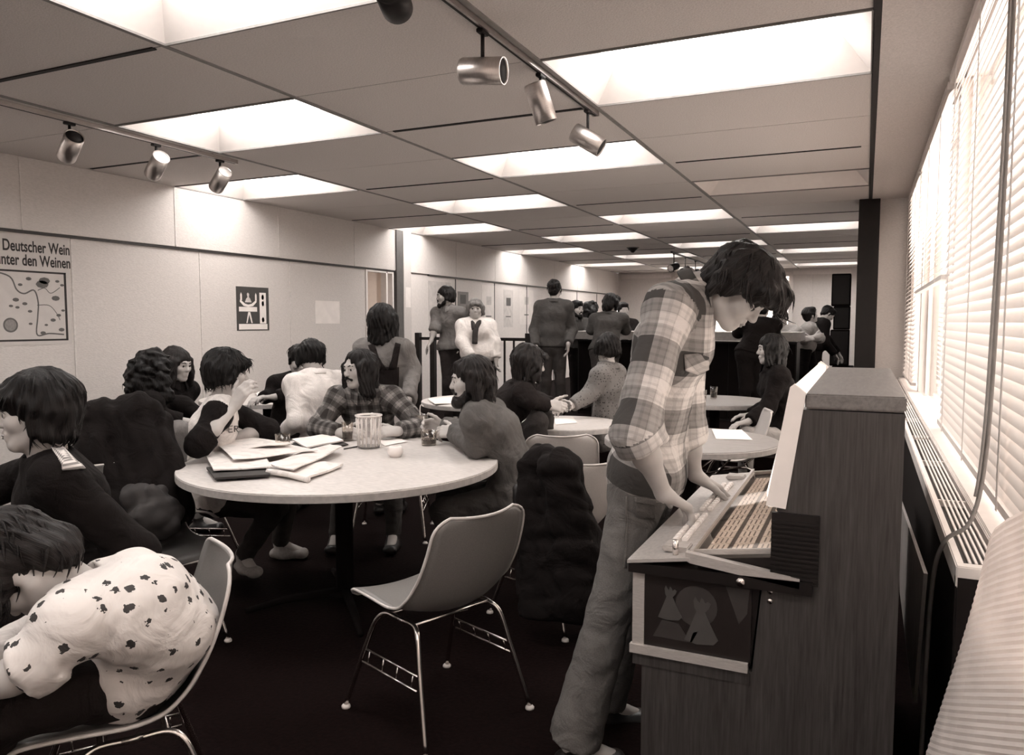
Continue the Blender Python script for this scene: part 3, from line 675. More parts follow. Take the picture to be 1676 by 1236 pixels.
# ---- railing on the platform edge
PZ = .2
rl = thing('railing', 'black metal railing along the edge of the raised floor', 'railing', (-4.82, 9.2, PZ))
bxo('top_rail', (-.86, .84, -.022, .022, 1.0, 1.04), 'black_metal', rl); bxo('bottom_rail', (-.86, .84, -.015, .015, .10, .13), 'black_metal', rl)
for x in (-.86, -.62, .82): bxo('post', (x - .035, x + .035, -.035, .035, 0, 1.10), 'black_metal', rl)
for i in range(9): bxo('baluster', (-.47 + i * .135 - .011, -.47 + i * .135 + .011, -.011, .011, .13, 1.0), 'black_metal', rl)
# ---- bar
br = thing('bar_counter', 'long black bar with a pale top at the back of the room', 'bar', (0, 0, PZ))
bxo('bar_front', (-3.55, -.75, 9.85, 10.35, 0, 1.0), 'black_paint', br)
for i in range(7): bxo('front_panel', (-3.53 + i * .397, -3.53 + i * .397 + .385, 9.835, 9.85, .04, .98), 'black_matte', br)
bxo('bar_top', (-3.62, -.70, 9.70, 10.42, 1.02, 1.12), mat('bar_edge', .28, .5, scale=30), br, .004)
bxo('bar_surface', (-3.62, -.70, 9.70, 10.42, 1.12, 1.126), mat('bar_pale', .60, .35, scale=30), br)
# stacked dark cases by the column
for i, (w, h) in enumerate(((.34, .5), (.30, .62), (.26, .40), (.30, .72))):
    z = PZ + .42 * 0 + sum(q[1] for q in ((.34, .5), (.30, .62), (.26, .40), (.30, .72))[:i])
    if i == 3: h = .55
    x0 = -.52 + (.0 if i % 2 else .04); t = thing('speaker_case', '%s dark case in the stack beside the column' % ('bottom', 'second', 'third', 'topmost')[i], 'case', (x0 - .03, 14.4, z), 0, 'stacked cases by the column')
    bxo('case_body', (0, w, -.2, .2, 0, h - .004), 'black_matte', t, .008); bxo('case_front', (.02, w - .02, -.206, -.2, .03, h - .03), 'black_paint', t)
# ================================================================== figures: smooth implicit surfaces turned into meshes
f32 = np.float32
def npv(v): return np.array(v, dtype=np.float64)
def unit(v): v = npv(v); return v / max(1e-9, np.linalg.norm(v))
class Fld:
    def __init__(s, lo, hi, h):
        s.h = h; s.lo = npv(lo); n = np.ceil((npv(hi) - s.lo) / h).astype(int) + 1
        s.n = n; s.D = np.full(n, 1.0, f32); s.ax = [(s.lo[i] + h * np.arange(n[i])).astype(f32) for i in range(3)]; s.cov = []
    def sub(s, lo, hi):
        a = np.clip(np.floor((npv(lo) - s.lo) / s.h).astype(int), 0, s.n - 1); b = np.clip(np.ceil((npv(hi) - s.lo) / s.h).astype(int) + 1, 1, s.n)
        if np.any(b <= a): return None, None
        sl = tuple(slice(a[i], b[i]) for i in range(3))
        return sl, (s.ax[0][sl[0]][:, None, None], s.ax[1][sl[1]][None, :, None], s.ax[2][sl[2]][None, None, :])
    def put(s, sl, d, k, op='u'):
        A = s.D[sl]
        if op == 'u':
            hh = np.maximum(k - np.abs(A - d), 0) / k if k > 0 else 0; s.D[sl] = np.minimum(A, d) - hh * hh * k * .25
        else:
            d = -d; hh = np.maximum(k - np.abs(A - d), 0) / k if k > 0 else 0; s.D[sl] = np.maximum(A, d) + hh * hh * k * .25
    def cone(s, a, b, ra, rb, k=.02, g=1.0, sv=None, capa=False, capb=False, op='u', pad=.03):
        a = npv(a); b = npv(b); r = max(ra, rb) * max(1, g) + k + pad
        sl, P = s.sub(np.minimum(a, b) - r, np.maximum(a, b) + r)
        if sl is None: return s
        ba = b - a; L2 = max(1e-9, ba @ ba); X, Y, Z = P[0] - a[0], P[1] - a[1], P[2] - a[2]
        tt = (X * ba[0] + Y * ba[1] + Z * ba[2]) / L2; t = np.clip(tt, 0, 1)
        qx, qy, qz = X - t * ba[0], Y - t * ba[1], Z - t * ba[2]; q2 = qx * qx + qy * qy + qz * qz
        if g != 1.0:
            w = unit(sv); qs = qx * w[0] + qy * w[1] + qz * w[2]
            q2 = qs * qs + np.maximum(q2 - qs * qs, 0) / (g * g)
            d = (np.sqrt(q2) - (ra + (rb - ra) * t)) * min(1, g) ** .5
        else: d = np.sqrt(q2) - (ra + (rb - ra) * t)
        L = math.sqrt(L2)
        if capb: d = np.maximum(d, (tt - 1) * L)
        if capa: d = np.maximum(d, -tt * L)
        s.put(sl, d.astype(f32), k, op); return s
    def ell(s, c, rad, R=None, k=.02, op='u', pad=.03):
        c = npv(c); r = max(rad) + k + pad; sl, P = s.sub(c - r, c + r)
        if sl is None: return s
        X, Y, Z = P[0] - c[0], P[1] - c[1], P[2] - c[2]
        if R is not None:
            X, Y, Z = (X * R[0, i] + Y * R[1, i] + Z * R[2, i] for i in range(3))
        k0 = np.sqrt((X / rad[0]) ** 2 + (Y / rad[1]) ** 2 + (Z / rad[2]) ** 2); k1 = np.sqrt((X / rad[0] ** 2) ** 2 + (Y / rad[1] ** 2) ** 2 + (Z / rad[2] ** 2) ** 2)
        d = k0 * (k0 - 1) / np.maximum(k1, 1e-6); s.put(sl, d.astype(f32), k, op); return s
    def plane(s, p, n):       # keep the side n points away from
        n = unit(n); p = npv(p); X, Y, Z = s.ax[0][:, None, None], s.ax[1][None, :, None], s.ax[2][None, None, :]
        s.D = np.maximum(s.D, ((X - p[0]) * n[0] + (Y - p[1]) * n[1] + (Z - p[2]) * n[2]).astype(f32)); return s
    def ripple(s, amp, freq, seed=0, n=5, aniso=(1, 1, 1), ridge=False):
        r = np.random.default_rng(seed); X, Y, Z = s.ax[0][:, None, None], s.ax[1][None, :, None], s.ax[2][None, None, :]
        m = np.abs(s.D) < .05; 
        if not m.any(): return s
        I = np.nonzero(m); x = s.ax[0][I[0]]; y = s.ax[1][I[1]]; z = s.ax[2][I[2]]; o = 0
        for i in range(n):
            d = r.normal(size=3) * aniso; d /= np.linalg.norm(d); f = freq * r.uniform(.6, 1.6); e = r.normal(size=3)
            o = o + (lambda q: np.sin(q) if not ridge else 1.3 - 2.2 * np.abs(np.sin(q * .5)))(f * (x * d[0] + y * d[1] + z * d[2]) + 1.8 * np.sin(f * .45 * (x * e[0] + y * e[1] + z * e[2])) + r.uniform(0, 6))
        s.D[I] += (amp * o / n ** .5).astype(f32); return s
    def mesh(s):
        D = np.pad(s.D, 1, constant_values=1.0); lo = s.lo - s.h; ins = D < 0
        c = [ins[i:ins.shape[0] - 1 + i, j:ins.shape[1] - 1 + j, k:ins.shape[2] - 1 + k] for i in (0, 1) for j in (0, 1) for k in (0, 1)]
        cnt = sum(x.astype(np.int8) for x in c); act = (cnt > 0) & (cnt < 8); I = np.array(np.nonzero(act)).T
        if len(I) == 0: return np.zeros((0, 3)), np.zeros((0, 4), int)
        vals = {}
        for i in (0, 1):
            for j in (0, 1):
                for k in (0, 1): vals[(i, j, k)] = D[I[:, 0] + i, I[:, 1] + j, I[:, 2] + k].astype(np.float64)
        acc = np.zeros((len(I), 3)); num = np.zeros(len(I))
        for a in vals:
            for ax in range(3):
                if a[ax] == 0:
                    b = list(a); b[ax] = 1; b = tuple(b); va, vb = vals[a], vals[b]; m = (va < 0) != (vb < 0)
                    t = np.where(m, va / np.where(m, va - vb, 1), 0); p = np.tile(npv(a), (len(I), 1)); p[:, ax] = t
                    acc[m] += p[m]; num[m] += 1
        V = lo + s.h * (I + acc / num[:, None]); idx = -np.ones(act.shape, np.int64); idx[act] = np.arange(len(I)); F = []
        for ax in range(3):
            u, v = (ax + 1) % 3, (ax + 2) % 3
            s0 = [slice(None)] * 3; s1 = [slice(None)] * 3; s0[ax] = slice(0, -1); s1[ax] = slice(1, None)
            A, B = ins[tuple(s0)], ins[tuple(s1)]; E = np.array(np.nonzero(A != B)).T; up = A[tuple(E.T)]
            ok = (E[:, u] > 0) & (E[:, v] > 0) & (E[:, u] < ins.shape[u] - 1) & (E[:, v] < ins.shape[v] - 1); E = E[ok]; up = up[ok]
            def cell(du, dv):
                q = E.copy(); q[:, u] -= du; q[:, v] -= dv; return idx[q[:, 0], q[:, 1], q[:, 2]]
            Q = np.stack([cell(1, 1), cell(0, 1), cell(0, 0), cell(1, 0)], 1); Q[~up] = Q[~up][:, ::-1]; F.append(Q)
        return V, np.concatenate(F)
def relax(V, F, it=1, lam=.5):
    for _ in range(it):
        acc = np.zeros_like(V); n = np.zeros(len(V))
        for i in range(4):
            j = F[:, (i + 1) % 4]; np.add.at(acc, F[:, i], V[j]); np.add.at(n, F[:, i], 1); np.add.at(acc, j, V[F[:, i]]); np.add.at(n, j, 1)
        V = V + lam * (acc / np.maximum(n, 1)[:, None] - V)
    return V
def nmesh(name, V, F, mats, parent=None, mi=None, uv=None, smooth=True, cuv=None):
    me = bpy.data.meshes.new(name); me.vertices.add(len(V)); me.vertices.foreach_set('co', V.astype(f32).ravel())
    me.loops.add(F.size); me.loops.foreach_set('vertex_index', F.astype(np.int32).ravel())
    me.polygons.add(len(F)); me.polygons.foreach_set('loop_start', np.arange(0, F.size, F.shape[1], dtype=np.int32))
    if mi is not None: me.polygons.foreach_set('material_index', mi.astype(np.int32))
    if smooth: me.polygons.foreach_set('use_smooth', np.ones(len(F), bool))
    me.update()
    if uv is not None:
        at_ = me.attributes.new('cuv', 'FLOAT_VECTOR', 'POINT'); at_.data.foreach_set('vector', np.concatenate([uv, np.zeros((len(uv), 1))], 1).astype(f32).ravel())
    if cuv is not None:
        at_ = me.attributes.new('cuv', 'FLOAT_VECTOR', 'CORNER'); c_ = cuv.reshape(-1, 2); at_.data.foreach_set('vector', np.concatenate([c_, np.zeros((len(c_), 1))], 1).astype(f32).ravel())
    return link(name, me, mats, parent)

# ---- cloth, skin and hair materials
mat('skin', 0.44, .55, var=.05, scale=25, bump=.05, spec=.3); mat('skin_pale', 0.52, .55, var=.05, scale=25, bump=.05, spec=.3); mat('skin_tan', 0.30, .55, var=.05, scale=25, bump=.05, spec=.3)
mat('eye_white', .5, .2, bump=0); mat('iris', .015, .2, bump=0); mat('lip', .24, .5, scale=30, bump=.05)
def hairmat(name, v):
    m = bpy.data.materials.new(name); m.use_nodes = True; t = NT(m); at_ = t.new('ShaderNodeAttribute', attribute_name='cuv')
    mp = t.new('ShaderNodeMapping'); mp.inputs['Scale'].default_value = (38, 3, 1); t.ln(at_.outputs['Vector'], mp.inputs[0])
    n = t.new('ShaderNodeTexNoise', i_Scale=1.0, i_Detail=5.0, i_Distortion=.6); t.ln(mp.outputs[0], n.inputs['Vector'])
    t.ln(t.ramp(n.outputs[0], [(.35, T(v * .45)), (.65, T(v * 1.7))]), t.b.inputs['Base Color']); t.b.inputs['Roughness'].default_value = .45; t.b.inputs['Specular IOR Level'].default_value = .22
    t.bump(n.outputs[0], .9, .004); M[name] = m
hairmat('hair_black', .0035); hairmat('hair_dark', .006); hairmat('hair_brown', .014); hairmat('hair_blond', .13)
def cloth(name, v, rough=.9, weave=260, fold=.35):
    m = bpy.data.materials.new(name); m.use_nodes = True; t = NT(m); tc = t.new('ShaderNodeTexCoord')
    n = t.new('ShaderNodeTexNoise', i_Scale=9.0, i_Detail=3.0, i_Distortion=1.2); t.ln(tc.outputs['Object'], n.inputs['Vector']); w = t.new('ShaderNodeTexNoise', i_Scale=float(weave), i_Detail=1.0); t.ln(tc.outputs['Object'], w.inputs['Vector'])
    f = t.math('ADD', t.math('MULTIPLY', n.outputs[0], .6), t.math('MULTIPLY', w.outputs[0], .4))
    t.ln(t.ramp(f, [(.35, T(v * .78)), (.65, T(v * 1.2))]), t.b.inputs['Base Color']); t.b.inputs['Roughness'].default_value = rough; t.b.inputs['Specular IOR Level'].default_value = .15
    t.bump(t.math('ADD', n.outputs[0], t.math('MULTIPLY', w.outputs[0], .05)), fold * 1.6, .03); M[name] = m
cloth('cloth_black', .007); cloth('cloth_char', .016); cloth('cloth_dark', .035); cloth('cloth_denim', .065); cloth('cloth_jean', .12); cloth('cloth_workshirt', .10); cloth('cloth_grey', .17); cloth('cloth_lightgrey', .30); cloth('cloth_white', .66); cloth('cloth_light', .48); mat('leather_black', .008, .4, scale=40, bump=.3); mat('leather_brown', .05, .5, scale=30, bump=.3); mat('suede', .30, .9, scale=60, bump=.3)
def plaid(name, base, dark, light, sx=.085, sy=.085):
    m = bpy.data.materials.new(name); m.use_nodes = True; t = NT(m); at_ = t.new('ShaderNodeAttribute', attribute_name='cuv'); sp = t.new('ShaderNodeSeparateXYZ'); t.ln(at_.outputs['Vector'], sp.inputs[0])
    def band(o, per, lo, hi, ph=0):
        fr = t.math('FRACT', t.math('ADD', t.math('DIVIDE', o, per), ph)); a = t.math('GREATER_THAN', fr, lo); b = t.math('LESS_THAN', fr, hi); return t.math('MULTIPLY', a, b)
    u, v = sp.outputs[0], sp.outputs[1]
    D = t.math('ADD', band(u, sx, .0, .42), band(v, sy, .0, .42)); fine = t.math('ADD', band(u, sx / 9, 0, .35), band(v, sy / 9, 0, .35)); Lb = t.math('ADD', band(u, sx, .62, .80), band(v, sy, .62, .80))
    f = t.math('ADD', t.math('SUBTRACT', t.math('MULTIPLY', D, .36), t.math('MULTIPLY', Lb, .17)), t.math('MULTIPLY', fine, .07))
    tc = t.new('ShaderNodeTexCoord'); n = t.new('ShaderNodeTexNoise', i_Scale=9.0, i_Detail=4.0, i_Distortion=1.0); t.ln(tc.outputs['Object'], n.inputs['Vector'])
    t.ln(t.ramp(t.math('ADD', f, .28), [(.08, T(light)), (.34, T(base)), (1.0, T(dark))]), t.b.inputs['Base Color']); t.b.inputs['Roughness'].default_value = .9; t.b.inputs['Specular IOR Level'].default_value = .15; t.bump(n.outputs[0], .35, .03); M[name] = m
plaid('plaid_main', .40, .06, .66, .19, .20); plaid('plaid_seated', .13, .035, .26, .075, .075)
def printed(name, base, dark, scale=16):
    m = bpy.data.materials.new(name); m.use_nodes = True; t = NT(m); at_ = t.new('ShaderNodeAttribute', attribute_name='cuv')
    vo = t.new('ShaderNodeTexVoronoi', i_Scale=float(scale), i_Randomness=.55); tc0 = t.new('ShaderNodeTexCoord'); t.ln(tc0.outputs['Object'], vo.inputs['Vector'])
    n = t.new('ShaderNodeTexNoise', i_Scale=110.0, i_Detail=2.0); t.ln(tc0.outputs['Object'], n.inputs['Vector'])
    d = t.math('ADD', vo.outputs['Distance'], t.math('MULTIPLY', n.outputs[0], .45)); k = t.math('LESS_THAN', d, .47)
    tc = t.new('ShaderNodeTexCoord'); n2 = t.new('ShaderNodeTexNoise', i_Scale=8.0, i_Detail=4.0, i_Distortion=1.5); t.ln(tc.outputs['Object'], n2.inputs['Vector'])
    bs = t.ramp(n2.outputs[0], [(.3, T(base * .88)), (.7, T(base))]); t.ln(t.mix(k, bs, T(dark)), t.b.inputs['Base Color']); t.b.inputs['Roughness'].default_value = .8; t.bump(n2.outputs[0], .4, .03); M[name] = m
printed('blouse_print', .72, .035, 23); printed('shirt_pattern', .16, .03, 45)
def checker(name, a, b, s):
    m = bpy.data.materials.new(name); m.use_nodes = True; t = NT(m); at_ = t.new('ShaderNodeAttribute', attribute_name='cuv'); c = t.new('ShaderNodeTexChecker', i_Scale=s); c.inputs[1].default_value = T(a); c.inputs[2].default_value = T(b)
    t.ln(at_.outputs['Vector'], c.inputs[0]); t.ln(c.outputs[0], t.b.inputs['Base Color']); t.b.inputs['Roughness'].default_value = .85; M[name] = m
checker('check_shirt', .70, .22, 130)

def WA(deg): return 114.7 - deg          # 0 = away from the viewer, 90 = picture right, -90 = picture left, 180 = to the viewer
def headmat(yaw, pitch=0, roll=0):
    a, p = math.radians(yaw), math.radians(pitch); f = Vector((math.cos(a) * math.cos(p), math.sin(a) * math.cos(p), -math.sin(p))); r = Vector((math.sin(a), -math.cos(a), 0)); u = r.cross(f)
    q = Matrix.Rotation(math.radians(roll), 3, f); r, u = q @ r, q @ u
    return np.array([[r.x, f.x, u.x], [r.y, f.y, u.y], [r.z, f.z, u.z]])
def hand_into(F, W, d, pn, side, curl=.5, sc=1.0, thumb=.5, k=.008):
    d = unit(d); pn = unit(npv(pn) - d * (npv(pn) @ d)); th = np.cross(d, pn) * side; W = npv(W)
    def at_(l, x, z): return W + (d * l + th * x + pn * z) * sc
    for x, l in ((.030, .086), (.010, .090), (-.010, .087), (-.028, .080)): F.cone(at_(.008, x * .62, 0), at_(l, x, 0), .0165 * sc, .0125 * sc, .012)
    F.cone(at_(.02, .02, .006), at_(.06, .034, .008), .018 * sc, .013 * sc, .012)
    tips = []
    for i, (x, l, Ls) in enumerate(((.031, .088, (.042, .026, .02)), (.0105, .092, (.046, .029, .021)), (-.010, .089, (.042, .027, .02)), (-.028, .081, (.034, .021, .018)))):
        p = at_(l, x, 0); ang = curl * (.75 + .12 * i); dd = d * math.cos(ang) + pn * math.sin(ang) + th * (.06 - .045 * i) * (1 - curl); r = (.0098 - .0006 * (i == 3)) * sc
        for j, L in enumerate(Ls):
            dd = unit(dd); q = p + dd * L * sc; F.cone(p, q, r, r * .92, k); p = q; r *= .92; ang += curl * (.95 if j == 0 else .6); dd = d * math.cos(ang) + pn * math.sin(ang)
        tips.append(p)
    p = at_(.028, .033, .006); dd = unit(d * .75 + th * .65 + pn * .25 * thumb)
    for L, r in ((.042, .0125), (.03, .0105), (.024, .009)):
        q = p + dd * L * sc; F.cone(p, q, r * sc, r * .9 * sc, k); p = q; dd = unit(dd + d * .25 * 1 + pn * .35 * thumb)
def basis(c, pts, h, m): 
    P = np.array([npv(p) for p in pts]); return P.min(0) - m, P.max(0) + m

def hair_style(style, gl, p):
    """(prims, cut prims) in head space; gl = gravity direction in head space"""
    L = p.get('len', .2); B = p.get('big', 1.0); pr = []; cut = [((0, .115, -.045), (.058, .075, .085))]
    cap = [('e', (0, -.018, .040), (.086 * B, .108 * B, .090 * B))]
    g = unit(unit(gl) * p.get('grav', 1.0) + np.array([0, -.25, -1.0]) * (1 - p.get('grav', 1.0)))
    def drop(a, l, r0, r1, out=(0, 0, 0)): a = npv(a); b = a + g * l + npv(out); return ('c', a, b, r0, r1)
    if style == 'short': pr = cap + [('e', (0, -.06, -.025), (.066, .05, .06)), ('e', (0, .05, .085), (.06, .05, .03))] + [('c', (s * .078, .01, .02), (s * .078, .0, -.03), .014, .010) for s in (-1, 1)]
    elif style == 'shaggy':
        pr = [('e', (0, -.015, .045), (.096 * B, .118 * B, .098 * B)), ('e', (0, -.075, -.03), (.078, .055, .085)), ('e', (.03, .085, .075), (.05, .045, .035)), ('e', (-.035, .085, .07), (.05, .045, .04))]
        for s in (-1, 1): pr += [drop((s * .084, .012, .03), .07, .024, .014), drop((s * .086, -.03, .02), .10, .03, .018)]
        gt = unit(unit(gl) + np.array([0, .15, 0])); pr += [('c', npv((x, .088, .078)), npv((x, .088, .078)) + gt * .06, .022, .008) for x in (-.05, -.02, .015, .05)]
        cut = [((0, .128, -.058), (.066, .085, .096))]
        if p.get('cheek'): cut.append(((p['cheek'] * .075, .075, -.055), (.062, .075, .078)))
    elif style in ('long', 'bob'):
        pr = cap + [('e', (0, -.05, 0), (.088 * B, .075 * B, .085))]
        for s in (-1, 1):
            for y, f in (((.045, .9), (.01, 1), (-.035, 1), (-.075, 1.0)) if style == 'long' else ((.012, .85), (-.02, 1), (-.05, 1.05), (-.08, 1.05))): pr.append(drop((s * (.078 if y > -.05 else .055), y, .03), L * f, .026, .020 if style == 'bob' else .016, (s * .012, -.005, 0)))
        for x in (-.03, .0, .03): pr.append(drop((x, -.095, .02), L * 1.02, .03, .02))
        if p.get('fringe'): pr += [('e', (0, .085, .055), (.066, .035, .035))]
        if p.get('part'): cut.append(((0, .12, .03), (.035, .06, .06)))
    elif style == 'curly':
        pr = [('e', (0, -.02, .04), (.125 * B, .135 * B, .115 * B)), ('e', (0, -.06, -.08), (.135 * B, .11, .12))]
        for s in (-1, 1): pr += [drop((s * .10, -.02, 0), L, .05, .06, (s * .03, 0, 0)), drop((s * .05, -.09, 0), L, .06, .06)]
        pr.append(drop((0, -.1, 0), L, .07, .07))
    elif style == 'wavy':
        pr = [('e', (0, -.022, .042), (.090 * B, .108 * B, .090 * B)), ('e', (0, -.075, -.02), (.080, .060, .085))]
        for s in (-1, 1): pr += [drop((s * .080, .008, .03), .075, .022, .018), drop((s * .082, -.03, .01), .115, .030, .026), drop((s * .05, -.085, -.02), .115, .036, .028), ('c', npv((s * .03, .062, .092)), npv((s * .075, .03, .045)), .016, .014)]
        pr += [drop((0, -.105, -.02), .11, .036, .028)]; cut = [((0, .12, -.03), (.066, .085, .10))]
    elif style == 'bun': pr = cap + [('e', (0, -.07, -.02), (.065, .05, .055))]
    elif style == 'cap': pr = [('e', (0, -.01, .055), (.088, .108, .075))]
    return pr, cut

def add_locks(V, F, gl, n, curly, seed, cut):
    if n == 0: return V, F
    r = np.random.default_rng(seed + 1); e1 = V[F[:, 2]] - V[F[:, 0]]; e2 = V[F[:, 3]] - V[F[:, 1]]; fn = np.cross(e1, e2); fn /= np.maximum(np.linalg.norm(fn, axis=1), 1e-9)[:, None]; fc = V[F].mean(1); g = unit(gl); out = np.array([0, -.02, .03])
    Vs, Fs, off = [V], [F], len(V)
    for i in r.integers(0, len(F), n):
        nn = fn[i]; c = fc[i]
        if nn @ g > .75: continue
        t = g * .8 + unit(np.array([c[0], c[1] + .02, 0])) * .35 * (1 if (c[2] > .06) else .1) + r.normal(size=3) * (.6 if curly else .07); t = t - nn * (t @ nn); t = unit(t); L = r.uniform(.03, .065) if not curly else r.uniform(.02, .04); P_ = []; p = c - nn * .0012; lat = unit(np.cross(t, nn)); wv = r.uniform(-.10, .10)
        for k in range(6):
            u = k / 5; P_.append(p + t * L * u - nn * ((L * u) ** 2 / .17) + nn * (.0012 * math.sin(u * 2.9) + (.003 * u * u if r.random() < .15 else 0)) + g * .004 * u * u + lat * wv * L * u * u)
        r0 = r.uniform(.0014, .0030)
        ring = []
        for k, q in enumerate(P_):
            rr_ = r0 * (1 - .8 * (k / 5) ** 2); ring.append(np.stack([q + rr_ * (math.cos(a) * lat * 1.6 + math.sin(a) * nn) for a in (0, 1.571, 3.142, 4.712)]))
        A = np.concatenate(ring); q = []
        for k in range(5):
            for m in range(4): q.append((k * 4 + m, k * 4 + (m + 1) % 4, (k + 1) * 4 + (m + 1) % 4, (k + 1) * 4 + m))
        if any((((A[-1] - npv(c_)) / npv(r_)) ** 2).sum() < .8 for c_, r_ in cut): continue
        Vs.append(A); Fs.append(np.array(q) + off); off += len(A)
    return np.concatenate(Vs), np.concatenate(Fs)
def cdist(Q, a, b, ra, rb, g=1.0, sv=None):
    a, b = npv(a), npv(b); ba = b - a; t = np.clip((Q - a) @ ba / max(1e-9, ba @ ba), 0, 1); q = Q - a - t[:, None] * ba; q2 = (q * q).sum(1)
    if g != 1.0: qs = q @ unit(sv); q2 = qs * qs + np.maximum(q2 - qs * qs, 0) / (g * g)
    return np.sqrt(q2) - (ra + (rb - ra) * t)
def person(label, hc, hrot, pelvis, tyaw, arms, legs, name='person', shirt='cloth_grey', pants='cloth_denim', hair=('short', 'hair_dark', {}), skin='skin', shoes='leather_black',
           bow=.03, e=.014, sleeve=('long', 'long'), beard=None, det=1, sc=1.0, wid=1.0, fem=False, collar=True, flare=.0, sroll=0, extra=None, sleeve_mat=None, hem=.0, brow=True, nb=None, shb=0.0, neck_r=.052, fold=.004, seed=None, eyes=True, hands=True):
    """arms: list of (side(+1 right,-1 left), elbow, wrist, finger dir, palm normal, curl);  legs: list of (side, knee, ankle, toe dir)"""
    hc = npv(hc); P = npv(pelvis); R = headmat(*hrot); up, fw = R[:, 2], R[:, 1]; seed = seed if seed is not None else int(abs(hc[0] * 1000)) % 977
    a = math.radians(tyaw); tf = np.array([math.cos(a), math.sin(a), 0]); ax = np.array([math.sin(a), -math.cos(a), 0]); ax = unit(ax + np.array([0, 0, 1]) * math.tan(math.radians(sroll)))
    nt = hc - up * .075 - fw * .012; sd0 = unit(hc - P); N = nt - .085 * unit(up * .35 + sd0 * .65) if nb is None else npv(nb); sp = unit(N - P); bk = unit(-tf + sp * (tf @ sp)); Ls = np.linalg.norm(N - P)
    def spn(t): return P + (N - P) * t + bk * bow * math.sin(math.pi * min(1, t)) 
    SW = .172 * sc * wid * (.92 if fem else 1); HW = .088 * sc * wid
    sh = {s: spn(.93) + ax * s * SW - sp * .015 + bk * shb for s in (1, -1)}; hip = {s: P + ax * s * HW for s in (1, -1)}
    # ---------------- the body itself: head and neck, forearms and hands, trunk and limbs in ONE mesh
    Vs, Fs, off = [], [], 0
    def addm(V, F):
        nonlocal off
        Vs.append(V); Fs.append(F + off); off += len(V)
    hh = {0: .0035, 1: .0045, 2: .0065, 3: .009}[det]
    Nl = R.T @ (N - hc); H = Fld((-.105, -.135, min(-.17, Nl[2] - .05)), (.105, .135, .135), hh) if abs(Nl[0]) < .05 and Nl[1] > -.12 else Fld(np.minimum((-.105, -.135, -.15), Nl - .07), np.maximum((.105, .135, .135), Nl + .07), hh)
    H.ell((0, -.014, .036), (.074, .094, .080), k=.02); H.ell((0, .026, -.028), (.060, .066, .088), k=.03); H.cone((0, .025, -.06), (0, .066, -.096), .046, .022, .03, .95, (1, 0, 0))
    for s in (-1, 1):
        H.ell((s * .040, .058, -.022), (.026, .028, .026), k=.02); H.ell((s * .074, -.008, -.008), (.011, .021, .031), k=.008); H.cone((s * .055, -.0, -.055), (s * .018, .064, -.094), .020, .016, .02)
    H.cone((-.030, .080, .024), (.030, .080, .024), .013, .013, .02)
    for s in (-1, 1): H.ell((s * .031, .101, .002), (.021, .017, .013), k=.012, op='s')
    H.cone((0, .085, .014), (0, .105, -.026), .0080, .0108, .010); H.ell((0, .097, -.030), (.0160, .012, .008), k=.008)
    for s in (-1, 1): H.cone((s * .018, .090, .0105), (s * .044, .078, .008), .0055, .005, .006); H.cone((s * .018, .088, -.0095), (s * .042, .078, -.008), .0045, .004, .006)
    H.cone((-.020, .083, -.057), (.020, .083, -.057), .0095, .0095, .008, 1); H.cone((0, .090, -.056), (0, .0905, -.057), .008, .008, .008); H.cone((-.015, .084, -.071), (.015, .084, -.071), .0095, .0095, .008); H.cone((-.023, .0965, -.0640), (.023, .0965, -.0640), .0030, .0030, .003, op='s')
    H.cone((0, -.022, -.045), Nl, neck_r, neck_r * 1.1, .03)
    V, F = H.mesh(); V = relax(V, F, 1, .35); addm(V @ R.T + hc, F)
    bh = {0: .012, 1: .014, 2: .018, 3: .022}[det]; pts = [hc, P, N] + list(sh.values()) + [npv(x) for q in arms for x in q[1:3]] + [npv(x) for q in legs for x in q[1:3]]
    lo, hi = basis(None, pts, 0, .2); Bd = Fld(lo, hi, bh)
    def torso(Fl, e, low=0.0, g=.70):
        hw = 1.0 if not fem else 1.04
        Fl.cone(hip[-1] + sp * .02, hip[1] + sp * .02, (.088 + e * 1.5) * hw, (.088 + e * 1.5) * hw, .05)
        Fl.cone(spn(low), spn(.38), (.138 * hw + e * 1.6) * wid * sc, (.126 + e * 1.25) * wid * sc, .05, g, ax); Fl.cone(spn(.38), spn(.74), (.126 + e) * wid * sc, (.152 + e) * wid * sc, .05, g, ax)
        Fl.cone(spn(.74), spn(.97), (.150 + e) * wid * sc, (.085 + e) * sc, .05, g, ax)
        for s in (1, -1): Fl.cone(spn(.90) + ax * s * .07, sh[s], .062 + e, .052 + e, .05); Fl.cone(N, sh[s] + sp * .01, .040 + e, .042 + e, .04)
        if fem:
            for s in (1, -1): Fl.ell(spn(.70) + tf * .070 + ax * s * .062, (.056 + e, .052 + e, .058 + e), k=.07)
    torso(Bd, -.006)
    for s, el, wr, fd, pn, cu in arms: Bd.cone(sh[s], el, .046 * sc, .038 * sc, .03); Bd.cone(el, npv(el) * .5 + npv(wr) * .5, .038 * sc, .033 * sc, .02)
    for s, kn, an, td in legs: Bd.cone(hip[s], kn, .078 * sc, .052 * sc, .04); Bd.cone(kn, an, .050 * sc, .032 * sc, .02); Bd.cone(an, npv(an) + unit(td) * .13 + np.array([0, 0, -.045]), .034, .026, .03)
    V, F = Bd.mesh(); addm(relax(V, F, 1), F)
    ah = {0: .0042, 1: .005, 2: .0075, 3: .011}[det]
